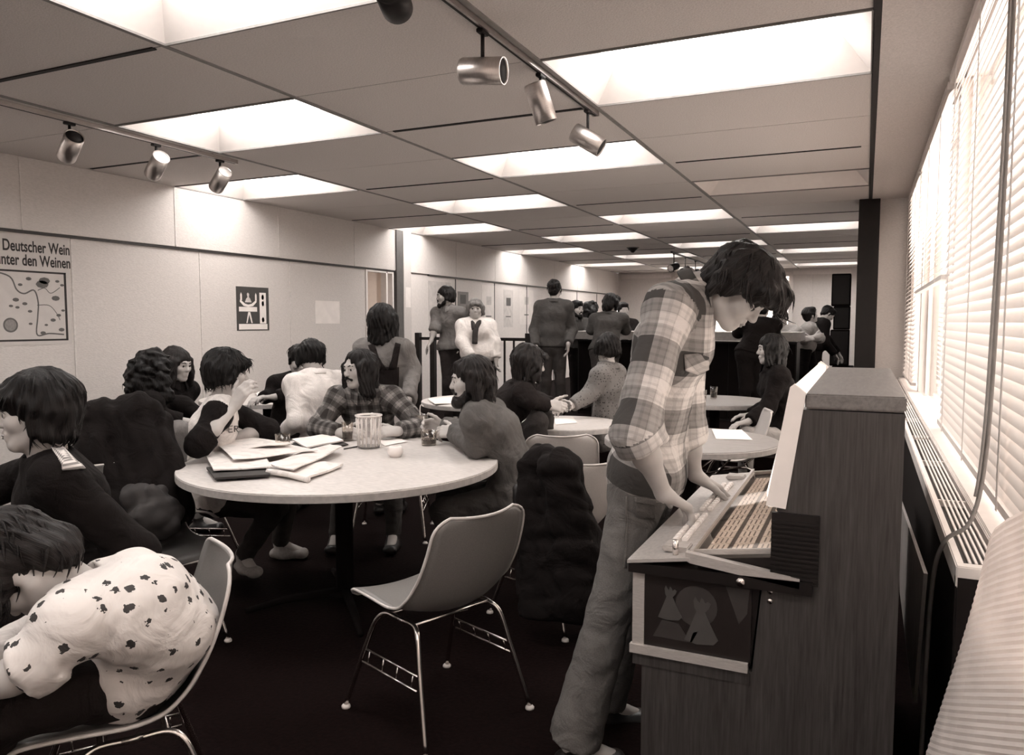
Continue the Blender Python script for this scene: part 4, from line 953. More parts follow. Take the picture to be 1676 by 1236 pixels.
    for s, el, wr, fd, pn, cu in arms:
        if not hands: continue
        el, wr = npv(el), npv(wr); tip = wr + unit(fd) * .2 * sc; mid = el * .85 + wr * .15; lo, hi = basis(None, [mid, wr, tip], 0, .075); A = Fld(lo, hi, ah)
        A.cone(mid, el * .6 + wr * .4, .042 * sc, .042 * sc, .02); A.cone(el * .6 + wr * .4, wr, .042 * sc, .027 * sc, .02, .85, np.cross(unit(fd), unit(pn))); A.cone(wr, wr + unit(fd) * .02, .0245 * sc, .022 * sc, .015)
        hand_into(A, wr, fd, pn, s, cu, sc * (.94 if fem else 1)); V, F = A.mesh(); addm(relax(V, F, 1, .3), F)
    root = nmesh(name, np.concatenate(Vs), np.concatenate(Fs), skin); tag(root, label, 'person')
    # ---------------- eyes, brows
    if eyes and det < 3:
        for s in (-1, 1):
            bm = NB(); bmesh.ops.create_uvsphere(bm, u_segments=12, v_segments=8, radius=.0125)
            for f in bm.faces: f.material_index = 1 if f.calc_center_median().z > .0095 else 0
            c = hc + R @ np.array((s * .031, .0785, .0015)); q = Vector((0, 0, 1)).rotation_difference(Vector(fw)).to_matrix().to_4x4()
            bm.transform(Matrix.Translation(Vector(c)) @ q); obj('eye', bm, ['eye_white', 'iris'], root, True)
        if brow:
            for s in (-1, 1):
                bm = NB(); tube(bm, [Vector(hc + R @ npv(p)) for p in ((s * .014, .094, .0225), (s * .030, .0925, .028), (s * .048, .079, .023))], [.0035, .0048, .002], 6); obj('eyebrow', bm, hair[1], root, True)
        if det < 2:
            bm = NB(); tube(bm, [Vector(hc + R @ npv(p)) for p in ((-.021, .0885, -.0625), (-.008, .0955, -.0608), (0, .096, -.0615), (.008, .0955, -.0608), (.021, .0885, -.0625))], [.002, .0042, .004, .0042, .002], 6); tube(bm, [Vector(hc + R @ npv(p)) for p in ((-.019, .0885, -.0655), (0, .0945, -.0695), (.019, .0885, -.0655))], [.002, .005, .002], 6); obj('lips', bm, 'lip', root, True)
    # ---------------- hair
    if hair:
        gl = R.T @ np.array([0, 0, -1.0]); pr, cut = hair_style(hair[0], gl, hair[2]); Q = []
        for q in pr:
            if q[0] == 'e': Q += [npv(q[1]) - max(q[2]), npv(q[1]) + max(q[2])]
            else: Q += [q[1], q[2]]
        lo, hi = basis(None, Q, 0, .07); hv = {0: .005, 1: .006, 2: .0085, 3: .012}[det]; Hh = Fld(lo, hi, hv)
        for q in pr:
            if q[0] == 'e': Hh.ell(q[1], q[2], k=.025)
            else: Hh.cone(q[1], q[2], q[3], q[4], .022)
        for c, r in cut: Hh.ell(c, r, k=.012, op='s')
        if hair[0] == 'curly': Hh.ripple(.010, 75, seed, 6)
        else:
            Hh.ripple(.0035, 48, seed, 5, (1, 1, .35)); Hh.ripple(.002, 110, seed + 2, 4, (1, 1, .2)); m_ = np.abs(Hh.D) < .03; I = np.nonzero(m_); x, y, z = Hh.ax[0][I[0]], Hh.ax[1][I[1]], Hh.ax[2][I[2]]; ph = np.arctan2(x, -(y + .01)); rr_ = np.sqrt(x * x + (y + .01) ** 2)
            Hh.D[I] += (.0030 * np.clip(rr_ / .06, 0, 1) * np.sin(ph * 22 + 4 * np.sin(z * 22 + 2 * ph) + seed)).astype(f32)
        V, F = Hh.mesh(); V = relax(V, F, 1, .4); V, F = add_locks(V, F, gl, {0: 420, 1: 200, 2: 70, 3: 0}[det], hair[0] == 'curly', seed, cut); ph = np.arctan2(V[:, 0], -(V[:, 1] + .01)); nmesh('hair', V @ R.T + hc, F, hair[1], root, uv=np.stack([ph, V[:, 2] * 1.0 + V[:, 1] * .4], 1))
        if hair[0] == 'cap': pass
    if beard:
        Bf = Fld((-.11, -.07, -.19), (.11, .14, .02), {0: .004, 1: .005, 2: .007, 3: .01}[det]); bs = beard.get('size', 1.0)
        if beard.get('full', True):
            for s in (-1, 1): Bf.cone((s * .066, .005, -.03), (s * .050, .035, -.085), .014 * bs, .022 * bs, .02); Bf.cone((s * .050, .035, -.085), (0, .075, -.112), .024 * bs, .030 * bs, .03)
            Bf.ell((0, .080, -.105), (.034 * bs, .028 * bs, .032 * bs), k=.02)
        for s in (-1, 1): Bf.cone((s * .004, .101, -.046), (s * .030, .088, -.062), .0085, .007, .01)
        Bf.ripple(.0022, 160, seed, 5); V, F = Bf.mesh(); nmesh('beard' if beard.get('full', True) else 'moustache', V @ R.T + hc, F, beard.get('mat', hair[1]), root, uv=np.stack([V[:, 0] * 12, V[:, 2]], 1))
    if det >= 2: fold *= .45
    # ---------------- shirt
    cv = {0: .0075, 1: .009, 2: .013, 3: .018}[det]
    ends = {}
    for s, el, wr, fd, pn, cu in arms:
        st = sleeve[0 if s == 1 else 1]; el, wr = npv(el), npv(wr)
        ends[s] = {'long': wr - unit(wr - el) * .015, 'roll': el + (wr - el) * .22, 'short': sh[s] + (el - sh[s]) * .62, 'mid': el + (wr - el) * .5}[st]
    def sleeves(Fl, only=None):
        for s, el, wr, fd, pn, cu in arms:
            el, wr = npv(el), npv(wr); st = sleeve[0 if s == 1 else 1]; en = ends[s]
            if st == 'short': Fl.cone(sh[s], en, (.050 + e) * sc, (.048 + e * 1.4) * sc, .035, capb=True)
            else:
                Fl.cone(sh[s], el, (.050 + e) * sc, (.043 + e) * sc, .04)
                Fl.cone(el, en, (.044 + e) * sc, (.036 + e * .9) * sc if st == 'long' else (.046 + e) * sc, .03, capb=True)
                if st == 'roll': dd = unit(wr - el); Fl.cone(en - dd * .075, en, (.054 + e) * sc, (.056 + e) * sc, .01, capa=True, capb=True)
                if st == 'long' and collar: dd = unit(wr - el); Fl.cone(en - dd * .055, en, .035 + e * .9, .035 + e * .9, .006, capa=True, capb=True)
    pts = [P, N] + list(sh.values()) + [npv(q[1]) for q in arms] + list(ends.values()); lo, hi = basis(None, pts, 0, .17); Sf = Fld(lo, hi, cv)
    torso(Sf, e, -.0)
    if collar:
        cd = unit(unit(nt - N) * .6 + sp * .4); Sf.cone(N - cd * .01, N + cd * .045, neck_r + .016, neck_r + .014, .012, capb=True); Sf.cone(N + cd * .0, N + cd * .06, neck_r + .002, neck_r + .004, .001, op='s')
    sleeves(Sf); Sf.ripple(fold * .55, 34, seed, 5, (1, 1, 1), True); Sf.ripple(fold * .45, 75, seed + 5, 4, (1, 1, 1), True)
    Sf.plane(P + sp * (-.10 - hem), -sp)
    if not collar: Sf.ell(N + unit(nt - N) * .05, (.075, .075, .06), k=.01, op='s')
    V, F = Sf.mesh(); V = relax(V, F, 1)
    fc_ = V[F].mean(1); tfp = unit(tf - sp * (tf @ sp))
    def tuv(Q): ft = (Q - P) @ tfp; return np.stack([(Q - P) @ ax + np.abs(ft) * .5, (Q - P) @ sp], 1)
    cuv = tuv(V)[F]; mi = np.zeros(len(F), int); ws = wid * sc
    dto = np.minimum.reduce([cdist(fc_, spn(0), spn(.38), (.138 + e * 1.6) * ws, (.126 + e * 1.25) * ws, .7, ax), cdist(fc_, spn(.38), spn(.74), (.126 + e) * ws, (.152 + e) * ws, .7, ax), cdist(fc_, spn(.74), spn(.97), (.150 + e) * ws, (.085 + e) * sc, .7, ax), cdist(fc_, N, spn(.9), .06 + e, .1 + e)])
    for s, el, wr, fd, pn, cu in arms:
        el = npv(el); en = ends[s]
        for A_, B_, v0 in ((sh[s], el, 0), (el, en, np.linalg.norm(el - sh[s]))):
            ba = B_ - A_; L = max(1e-6, np.linalg.norm(ba)); d_ = ba / L; tt = (fc_ - A_) @ d_; q = fc_ - A_ - np.clip(tt, -.02, L)[:, None] * d_; dist = np.linalg.norm(q, axis=1)
            m_ = (dist - (.048 + e) * sc < dto) & (tt > (-.03 if v0 == 0 else 0)) & (dist < .13)
            s1 = unit(np.cross(d_, tf) + 1e-6); s2 = np.cross(d_, s1); vt = (V - A_) @ d_; qv = V - A_ - np.clip(vt, -.02, L)[:, None] * d_; an_ = np.arctan2(qv @ s2, qv @ s1)[F]
            wrap = (an_.max(1) - an_.min(1)) > math.pi; an_[wrap] = np.where(an_[wrap] < 0, an_[wrap] + 2 * math.pi, an_[wrap]); uvs_ = np.stack([an_ * .055, -(v0 + vt[F])], 2); cuv[m_] = uvs_[m_]; mi[m_] = 1
    mats = [shirt, sleeve_mat] if sleeve_mat else [shirt]
    so = nmesh('shirt', V, F, mats, root, mi=mi if sleeve_mat else None, cuv=cuv)
    if collar and det <= 2:
        cd = unit(unit(nt - N) * .45 + sp * .55); fr_ = unit(tf - cd * (tf @ cd)); ths = np.linspace(-math.pi + .30, math.pi - .30, 29); rings = [[], [], []]; uvs = [[], [], []]
        for th in ths:
            d_ = -fr_ * math.cos(th) + ax * math.sin(th); s4 = (abs(th) / math.pi) ** 5
            for q_, (hh_, rr_) in enumerate(((.040, .010), (.046, .018), (.008 - .055 * s4, .036 + .020 * s4))): rings[q_].append(N + cd * hh_ + d_ * (neck_r + rr_ + e * .5)); uvs[q_].append((th * .07, hh_))
        Vc = np.concatenate([np.array(q_) for q_ in rings] + [np.array(rings[2]) - cd * .004, np.array(rings[1]) - cd * .006]); n_ = len(ths); Fc = []
        for q_ in range(4):
            for i in range(n_ - 1): Fc.append((q_ * n_ + i, q_ * n_ + i + 1, (q_ + 1) * n_ + i + 1, (q_ + 1) * n_ + i))
        nmesh('collar', Vc, np.array(Fc), [shirt], root, uv=np.concatenate([np.array(q_) for q_ in uvs] + [np.array(uvs[2]), np.array(uvs[1])]))
    # ---------------- trousers and shoes
    if legs:
        pts = [P] + [npv(x) for q in legs for x in q[1:3]]; lo, hi = basis(None, pts, 0, .17); Tf = Fld(lo, hi, max(cv, .009)); ep = .012
        Tf.cone(hip[-1], hip[1], .096 * wid, .096 * wid, .05); Tf.cone(P, P + sp * .11, .145 * wid * sc, .134 * wid * sc, .04, .72, ax, capb=True)
        for s, kn, an, td in legs:
            kn, an = npv(kn), npv(an); dd = unit(an - kn); Tf.cone(hip[s], kn, .092 * sc * wid, .066 * sc, .045); Tf.cone(kn, an - dd * .01, .066 * sc, .050 + flare, .03, capb=True)
        Tf.ripple(fold * .5, 36, seed + 9, 5, (1, 1, 2), True); Tf.ripple(fold * .4, 85, seed + 3, 4, (1, 1, 2), True); V, F = Tf.mesh(); V = relax(V, F, 1); nmesh('trousers', V, F, pants, root, uv=np.stack([V[:, 0], V[:, 2]], 1))
        for s, kn, an, td in legs:
            an = npv(an); td = unit((td[0], td[1], 0)); lo, hi = basis(None, [an, an + td * .2 + (0, 0, -.1), an - td * .07 + (0, 0, -.1)], 0, .06); G = Fld(lo, hi, .006 if det < 2 else .01); sd = np.cross(td, (0, 0, 1)); b = an + np.array((0, 0, -.055))
            G.cone(b - td * .035, b + td * .14, .040, .046, .02, .72, sd); G.cone(an + (0, 0, .02), b + td * .03, .042, .044, .03); G.plane(an + np.array((0, 0, -.085)), (0, 0, -1)); V, F = G.mesh(); nmesh('shoe', V, F, shoes, root)
    return dict(root=root, R=R, hc=hc, N=N, P=P, sp=sp, ax=ax, tf=tf, sh=sh, spn=spn)
# ================================================================== the people
def az(px, z, d): p = at(px, 527, d); return Vector((p.x, p.y, z))
DN = (0, 0, -1); RT = tuple(_rt); LF = tuple(-_rt); AW = tuple(Vector((_fw.x, _fw.y, 0)).normalized()); TO = tuple(-Vector(AW))
def mixv(*a):
    v = Vector((0, 0, 0))
    for d, w in a: v += Vector(d) * w
    return tuple(v)
UPV = (0, 0, 1)
# --- man in plaid at the jukebox
MAIN = person('young man in a plaid shirt and patched jeans leaning over the jukebox', at(1210, 473, 2.42), (WA(128), 50, 0), at(1058, 780, 2.64), WA(112),
    [(1, at(1040, 706, 2.24), at(1086, 808, 2.32), mixv((RT, .75), (DN, .45), (AW, .3)), mixv((DN, 1), (RT, -.3)), .6), (-1, at(1122, 708, 2.72), at(1138, 778, 2.74), mixv((RT, .9), (DN, .5), (AW, .15)), (0, 0, -1), .4)],
    [(1, at(1003, 985, 2.48), at(938, 1218, 2.48), RT), (-1, at(1032, 985, 2.80), at(985, 1152, 2.82), RT)],
    shirt='plaid_main', pants='cloth_jean', hair=('shaggy', 'hair_brown', {'big': 1.0, 'grav': .25, 'cheek': 1}), sleeve=('roll', 'roll'), det=0, bow=.035, e=.018, fold=.005, flare=.035, nb=at(1136, 484, 2.48), shb=.03, sc=1.03, hem=-.075)
# --- people at the large table
person('long-haired man with a moustache in a plaid shirt behind the large table', at(588, 604, 4.85), (WA(-138), 3, 3), az(612, .50, 5.2), WA(178),
    [(1, at(520, 700, 4.85), at(556, 709, 4.62), mixv((RT, .9), (TO, .3)), mixv((AW, .6), (RT, .3), (DN, .4)), .7), (-1, at(690, 698, 4.85), at(652, 706, 4.62), mixv((LF, .9), (TO, .25)), mixv((AW, .5), (DN, .6)), .6)],
    [(1, az(560, .50, 4.75), az(545, .09, 4.8), TO), (-1, az(640, .50, 4.75), az(640, .09, 4.8), TO)],
    shirt='plaid_seated', hair=('long', 'hair_dark', {'len': .20, 'part': True}), beard={'full': False}, det=0, bow=.05, e=.02, sroll=0)
person('bearded man in a dark work shirt seated right of the large table', at(770, 622, 4.08), (WA(-97), 6, 0), az(838, .50, 4.12), WA(-78),
    [(-1, at(780, 728, 3.98), at(745, 708, 4.40), mixv((LF, .9), (AW, .35)), mixv((AW, .7), (DN, .5)), .7), (1, at(765, 706, 4.50), at(728, 698, 4.62), mixv((LF, 1), (UPV, .15)), mixv((TO, .7), (DN, .3)), .8)],
    [(-1, at(726, 838, 3.98), az(765, .09, 4.0), LF), (1, at(735, 815, 4.25), az(745, .09, 4.3), LF)],
    shirt='cloth_workshirt', pants='cloth_denim', hair=('wavy', 'hair_brown', {}), beard={'size': .95}, det=0, bow=.07, e=.022, fold=.006)
TEE = person('man in a white baseball shirt with dark sleeves, hand to his mouth', at(372, 610, 4.18), (WA(58), 6, -4), az(345, .50, 4.15), WA(72),
    [(1, at(324, 728, 3.86), at(384, 664, 4.02), mixv((RT, .5), (UPV, .8)), mixv((AW, .7), (UPV, .2), (RT, .5)), .6), (-1, at(440, 704, 4.36), at(362, 722, 4.25), mixv((LF, 1), (TO, .1)), (0, 0, -1), .4)],
    [(1, at(450, 830, 4.2), at(398, 912, 4.34), mixv((RT, .5), (DN, 0), (TO, .5))), (-1, az(470, .5, 4.5), az(450, .09, 4.6), RT)],
    shirt='cloth_white', sleeve_mat='cloth_black', sleeve=('roll', 'roll'), hair=('bob', 'hair_black', {'len': .085, 'fringe': True, 'big': 1.08}), det=0, bow=.05, e=.016, collar=False, shoes='suede', pants='cloth_dark')
# --- foreground left
P1 = person('person with a dark bob in a black blazer at the left edge, in profile', at(60, 674, 2.40), (WA(-122), 4, 0), az(100, .50, 2.52), WA(-125),
    [(-1, at(225, 905, 2.40), az(70, .62, 2.38), mixv((LF, 1), (DN, .2)), DN, .5), (1, az(-60, .85, 2.6), az(-80, .62, 2.4), LF, DN, .5)],
    [(-1, az(-20, .50, 2.40), az(-40, .09, 2.42), LF), (1, az(-60, .50, 2.6), az(-80, .09, 2.6), LF)],
    shirt='cloth_black', pants='cloth_black', hair=('bob', 'hair_dark', {'len': .10, 'fringe': True, 'big': 1.10}), skin='skin_pale', det=0, fem=True, collar=False, e=.018, bow=.04)
P2 = person('person in a white printed blouse bent far forward in the near left corner', at(36, 930, 1.84), (WA(-95), 66, 0), at(238, 1085, 2.05), WA(-92),
    [(-1, at(60, 1085, 1.70), at(-40, 1140, 1.66), mixv((LF, 1), (DN, .4)), DN, .4), (1, at(-10, 1080, 2.05), at(-70, 1120, 2.0), LF, DN, .4)],
    [(-1, at(-20, 1172, 1.74), az(-60, .09, 1.95), LF), (1, at(-20, 1120, 2.05), az(-70, .09, 2.1), LF)],
    shirt='blouse_print', pants='cloth_char', hair=('shaggy', 'hair_brown', {'big': 1.05}), det=0, bow=.14, e=.016, sleeve=('mid', 'roll'), fold=.005, collar=False, wid=.98, hem=-.06)
# --- left background
person('person with long curly black hair in a black top behind the baseball-shirt man', at(252, 606, 5.0), (WA(35), 12, 0), az(243, .50, 5.05), WA(60),
    [(1, at(250, 680, 4.85), at(300, 690, 4.95), RT, DN, .5), (-1, at(300, 665, 5.2), at(325, 680, 5.2), RT, DN, .5)],
    [(1, at(292, 706, 4.85), az(280, .09, 4.9), RT), (-1, az(310, .52, 5.2), az(315, .09, 5.2), RT)], shirt='cloth_black', pants='cloth_grey', hair=('curly', 'hair_black', {'len': .16, 'big': .86}), det=2, e=.02)
person('long-haired person mostly hidden behind the curly-haired one', at(290, 596, 5.55), (WA(110), 10, 0), az(268, .50, 5.5), WA(110), [(1, az(262, .75, 5.4), az(300, .70, 5.5), RT, DN, .5), (-1, az(290, .75, 5.8), az(320, .70, 5.8), RT, DN, .5)],
    [(1, az(300, .52, 5.4), az(300, .09, 5.4), RT)], shirt='cloth_black', hair=('long', 'hair_brown', {'len': .2}), det=2, skin='skin_pale')
person('dark-haired person in a white shirt with back turned, left of centre', at(509, 584, 5.6), (WA(-35), 30, 0), az(522, .50, 5.45), WA(-40),
    [(-1, at(487, 690, 5.3), at(470, 702, 5.5), mixv((LF, .6), (AW, .8)), DN, .5), (1, at(548, 690, 5.5), at(520, 702, 5.9), mixv((LF, .6), (AW, .8)), DN, .5)],
    [(-1, az(470, .50, 5.7), az(470, .09, 5.7), AW), (1, az(500, .50, 5.9), az(490, .09, 5.9), AW)], shirt='cloth_white', hair=('bob', 'hair_black', {'len': .08}), det=1, bow=.08, e=.022, wid=1.0)
person('person in a dark top at the table by the poster wall', at(490, 590, 6.35), (WA(150), 20, 0), az(468, .50, 6.4), WA(140), [(-1, at(492, 640, 6.1), at(450, 650, 6.0), LF, DN, .5), (1, at(447, 645, 6.3), at(430, 652, 6.1), mixv((LF, .4), (TO, .8)), DN, .5)],
    [(1, az(450, .50, 6.2), az(450, .09, 6.2), TO)], shirt='cloth_black', hair=('short', 'hair_black', {}), det=2, e=.02)
P8 = person('standing person with long black hair and overalls, back to the viewer', at(627, 526, 5.6), (WA(12), 2, 0), az(638, .88, 5.65), WA(8),
    [(1, at(676, 605, 5.62), at(668, 655, 5.4), mixv((DN, 1), (AW, .3)), LF, .4), (-1, at(588, 605, 5.65), at(592, 650, 5.4), mixv((DN, 1), (AW, .3)), RT, .4)],
    [(1, az(648, .48, 5.62), az(650, .09, 5.7), AW), (-1, az(620, .48, 5.62), az(618, .09, 5.7), AW)], shirt='cloth_grey', pants='cloth_dark', hair=('long', 'hair_black', {'len': .17, 'big': 1.05}), det=1, fem=True, e=.016, sc=.97)
# --- middle background
person('long-haired woman in a dark sweater leaning forward over her hands', at(866, 594, 5.2), (WA(80), 12, 0), az(826, .50, 5.45), WA(78),
    [(1, at(866, 655, 5.05), at(897, 664, 5.15), mixv((RT, 1), (DN, .1)), mixv((AW, 1), (DN, .4)), .7), (-1, at(880, 655, 5.4), at(904, 662, 5.3), RT, mixv((TO, 1), (DN, .4)), .7)],
    [(1, at(880, 690, 5.1), az(886, .09, 5.15), RT), (-1, at(890, 686, 5.4), az(905, .09, 5.4), RT)], shirt='cloth_char', pants='cloth_dark', hair=('long', 'hair_brown', {'len': .15, 'fringe': True, 'big': 1.04}), det=1, fem=True, bow=.07, skin='skin_pale')
person('standing bearded man in a pale work shirt resting a hand on the railing', at(729, 485, 9.3), (WA(-105), 4, 0), az(740, 1.12, 9.35), WA(-150),
    [(1, at(712, 538, 9.3), at(706, 557, 9.25), mixv((LF, .5), (DN, .8)), DN, .3), (-1, at(766, 538, 9.4), at(757, 566, 9.3), mixv((DN, 1), (LF, .4)), LF, .4)],
    [(1, az(733, .70, 9.1), az(733, .29, 9.15), TO), (-1, az(748, .70, 9.2), az(745, .29, 9.3), TO)], shirt='cloth_grey', pants='cloth_char', hair=('bob', 'hair_dark', {'len': .075}), beard={'size': .8}, sleeve=('roll', 'roll'), det=2, e=.02, hem=-.10)
BLOND = person('standing woman with a blonde bob, white jacket and patterned scarf', at(778, 506, 9.0), (WA(178), 0, 0), az(784, 1.08, 9.0), WA(170),
    [(1, at(756, 560, 8.9), at(772, 585, 8.8), mixv((RT, .6), (DN, .6)), AW, .5), (-1, at(809, 560, 9.0), at(812, 588, 8.95), DN, RT, .5)],
    [(1, az(778, .66, 8.95), az(776, .29, 9.0), TO), (-1, az(797, .66, 8.95), az(798, .29, 9.0), TO)], shirt='cloth_white', pants='cloth_char', hair=('bob', 'hair_blond', {'len': .085, 'fringe': True, 'big': 1.03}), det=2, fem=True, e=.03, hem=.12)
person('man in a denim jacket standing with his back to the viewer near the bar', at(907, 474, 9.6), (WA(12), 2, 0), az(905, 1.12, 9.6), WA(5),
    [(1, at(937, 540, 9.65), at(930, 563, 9.4), mixv((DN, 1), (AW, .3)), LF, .4), (-1, at(874, 540, 9.65), at(877, 568, 9.4), mixv((DN, 1), (AW, .3)), RT, .4)],
    [(1, az(917, .70, 9.55), az(919, .29, 9.6), AW), (-1, az(894, .70, 9.55), az(892, .29, 9.6), AW)], shirt='cloth_denim', pants='cloth_dark', hair=('short', 'hair_dark', {}), det=2, e=.020, flare=.02, hem=-.12)
person('man in a work shirt leaning on the bar, back to the viewer', at(1000, 497, 9.55), (WA(35), 8, 0), az(990, 1.08, 9.4), WA(15),
    [(1, at(1024, 540, 9.6), at(1020, 540, 9.9), mixv((AW, 1)), DN, .5), (-1, at(968, 540, 9.6), at(985, 540, 9.95), mixv((AW, 1)), DN, .5)],
    [(1, az(1002, .68, 9.35), az(1004, .29, 9.4), AW), (-1, az(980, .68, 9.35), az(975, .29, 9.4), AW)], shirt='cloth_denim', pants='cloth_dark', hair=('shaggy', 'hair_dark', {'big': .92}), det=2, e=.02, hem=-.10)
person('bearded person with a dark cap behind the bar', at(944, 506, 11.3), (WA(140), 2, 0), az(946, 1.10, 11.3), WA(150), [(1, at(930, 545, 11.2), at(950, 552, 11.0), RT, DN, .5), (-1, at(962, 545, 11.2), at(950, 552, 11.1), LF, DN, .5)],
    [(1, az(940, .68, 11.3), az(940, .29, 11.3), TO), (-1, az(952, .68, 11.3), az(952, .29, 11.3), TO)], shirt='cloth_denim', pants='cloth_black', hair=('short', 'hair_black', {}), beard={'size': 1.0}, det=2)
person('person with bushy black hair behind the bar', at(968, 508, 11.9), (WA(80), 5, 0), az(970, 1.10, 11.9), WA(90), [(1, at(962, 545, 11.8), at(975, 552, 11.7), RT, DN, .5), (-1, at(975, 545, 12.0), at(985, 552, 12), RT, DN, .5)],
    [(1, az(968, .68, 11.9), az(968, .29, 11.9), RT), (-1, az(975, .68, 12), az(975, .29, 12), RT)], shirt='cloth_grey', pants='cloth_black', hair=('curly', 'hair_black', {'len': .03, 'big': .95}), det=3)
person('pale-faced person behind the bar beside the leaning man', at(1020, 508, 11.6), (WA(170), 0, 0), az(1022, 1.06, 11.6), WA(175), [(1, at(1008, 545, 11.5), at(1015, 552, 11.3), RT, DN, .5), (-1, at(1036, 545, 11.5), at(1030, 552, 11.3), LF, DN, .5)],
    [(1, az(1016, .66, 11.6), az(1016, .29, 11.6), TO), (-1, az(1028, .66, 11.6), az(1028, .29, 11.6), TO)], shirt='cloth_char', pants='cloth_black', hair=('short', 'hair_brown', {}), skin='skin_pale', det=3)
person('person in a patterned shirt seated behind the pale empty chair', at(993, 570, 6.2), (WA(-20), 8, 0), az(988, .50, 6.25), WA(-60),
    [(-1, at(966, 645, 6.05), at(935, 664, 5.95), mixv((LF, 1), (DN, .2)), mixv((AW, .6), (DN, .6)), .6), (1, at(980, 645, 6.5), at(950, 660, 6.4), LF, DN, .5)],
    [(-1, az(945, .52, 6.1), az(940, .09, 6.1), LF), (1, az(950, .52, 6.4), az(945, .09, 6.4), LF)], shirt='shirt_pattern', pants='cloth_denim', hair=('bob', 'hair_dark', {'len': .07}), det=1, e=.02)
# --- right background
person('dark-jacketed person leaning on the bar behind the jukebox man', at(1246, 506, 8.9), (WA(10), 10, 0), az(1232, 1.08, 8.75), WA(5), [(1, at(1268, 545, 9.0), at(1262, 543, 9.3), AW, DN, .5), (-1, at(1208, 545, 9.0), at(1222, 543, 9.3), AW, DN, .5)],
    [(1, az(1242, .68, 8.75), az(1242, .29, 8.8), AW), (-1, az(1222, .68, 8.75), az(1222, .29, 8.8), AW)], shirt='cloth_black', pants='cloth_black', hair=('short', 'hair_black', {}), det=2, e=.02, hem=-.08)
person('person in a grey shirt bent over behind the far end of the bar', at(1278, 521, 11.0), (WA(-120), 25, 0), az(1284, 1.06, 11.0), WA(-150), [(1, at(1262, 545, 10.9), at(1272, 548, 10.7), RT, DN, .5), (-1, at(1298, 545, 10.9), at(1288, 548, 10.7), LF, DN, .5)],
    [(1, az(1278, .66, 11.0), az(1278, .29, 11.0), TO), (-1, az(1292, .66, 11.0), az(1292, .29, 11.0), TO)], shirt='cloth_lightgrey', pants='cloth_black', hair=('short', 'hair_dark', {}), det=3)
person('woman with long dark hair in a black top, in profile left of the jukebox', at(1262, 572, 6.2), (WA(-82), 2, 0), az(1282, .50, 6.25), WA(-85),
    [(-1, at(1256, 668, 6.05), at(1225, 690, 5.98), mixv((LF, 1), (DN, .2)), DN, .4), (1, at(1262, 660, 6.4), at(1228, 680, 6.3), LF, DN, .4)],
    [(-1, at(1222, 712, 6.0), az(1225, .09, 6.05), LF), (1, at(1226, 700, 6.35), az(1226, .09, 6.4), LF)], shirt='cloth_black', pants='cloth_lightgrey', hair=('long', 'hair_black', {'len': .18, 'big': 1.03}), det=1, fem=True, e=.022)
person('man in a pale shirt standing with folded arms right of the bar', at(1326, 516, 11.3), (WA(75), -14, 0), az(1322, 1.10, 11.3), WA(120),
    [(1, at(1314, 555, 11.15), at(1332, 552, 11.05), mixv((RT, 1), (UPV, .15)), AW, .4), (-1, at(1343, 554, 11.3), at(1328, 556, 11.0), mixv((LF, 1), (UPV, .1)), AW, .4)],
    [(1, az(1316, .68, 11.2), az(1314, .29, 11.3), RT), (-1, az(1332, .68, 11.3), az(1336, .29, 11.3), RT)], shirt='cloth_lightgrey', pants='cloth_black', hair=('short', 'hair_dark', {}), sleeve=('roll', 'roll'), det=2, e=.02)
person('man in a dark jacket bending forward beside the stacked cases', at(1355, 514, 12.1), (WA(88), 38, 0), az(1334, 1.06, 12.0), WA(88),
    [(1, at(1350, 560, 11.85), at(1366, 580, 11.9), mixv((RT, .6), (DN, .8)), DN, .4), (-1, at(1356, 558, 12.3), at(1372, 578, 12.3), mixv((RT, .6), (DN, .8)), DN, .4)],
    [(1, az(1338, .66, 11.9), az(1334, .29, 11.9), RT), (-1, az(1346, .66, 12.2), az(1340, .29, 12.2), RT)], shirt='cloth_black', pants='cloth_black', hair=('short', 'hair_dark', {}), det=2, e=.025, bow=.06)
# ================================================================== small things
def onT(x, y): p = on(x, y, .74); return p
m = bpy.data.materials.new('milk_clear'); m.use_nodes = True; M['milk_clear'] = m; _b = m.node_tree.nodes['Principled BSDF']; _b.inputs['Base Color'].default_value = T(.8); _b.inputs['Alpha'].default_value = .30; _b.inputs['Roughness'].default_value = .2
# ---- things on the large table
def glass(px, py, label, h=.125, r=.036, fill=.0):
    p = on(px, py, .74); t = thing('drinking_glass', label, 'glass', p, 0, 'glasses on the large table')
    bm = NB(); lathe(bm, [(0, .001), (r * .82, .001), (r * .86, .008), (r, h), (r - .003, h), (r * .82, .012), (0, .012)], 20); obj('tumbler', bm, 'tumbler_glass', t, True)
    if fill:
        bm = NB(); lathe(bm, [(0, .0125), (r * .80, .0125), (r * .82 + fill * .1 * r, h * fill), (0, h * fill)], 18); obj('drink', bm, mat('drink_dark', .03, .15, scale=10, bump=0), t, False)
    return t
glass(463, 742, 'nearly empty glass by the open notebook', .105, .042)
glass(569, 722, 'half-full glass left of the pitcher', .115, .035, .5)
glass(702, 729, 'short glass of dark drink and ice in front of the bearded man', .085, .050, .45)
glass(690, 712, 'tall glass of ice with a straw before the bearded man', .13, .042, .1)
p = on(690, 712, .74); bm = NB(); tube(bm, spline([p + Vector((0, 0, .02)), p + Vector((-.01, 0, .15)), p + Vector((-.002, 0, .19)), p + Vector((.012, .005, .18))], 5), .0035, 6); tag(obj('drinking_straw', bm, 'white_paint', None, True), 'bent white straw standing in the tall glass', 'straw')
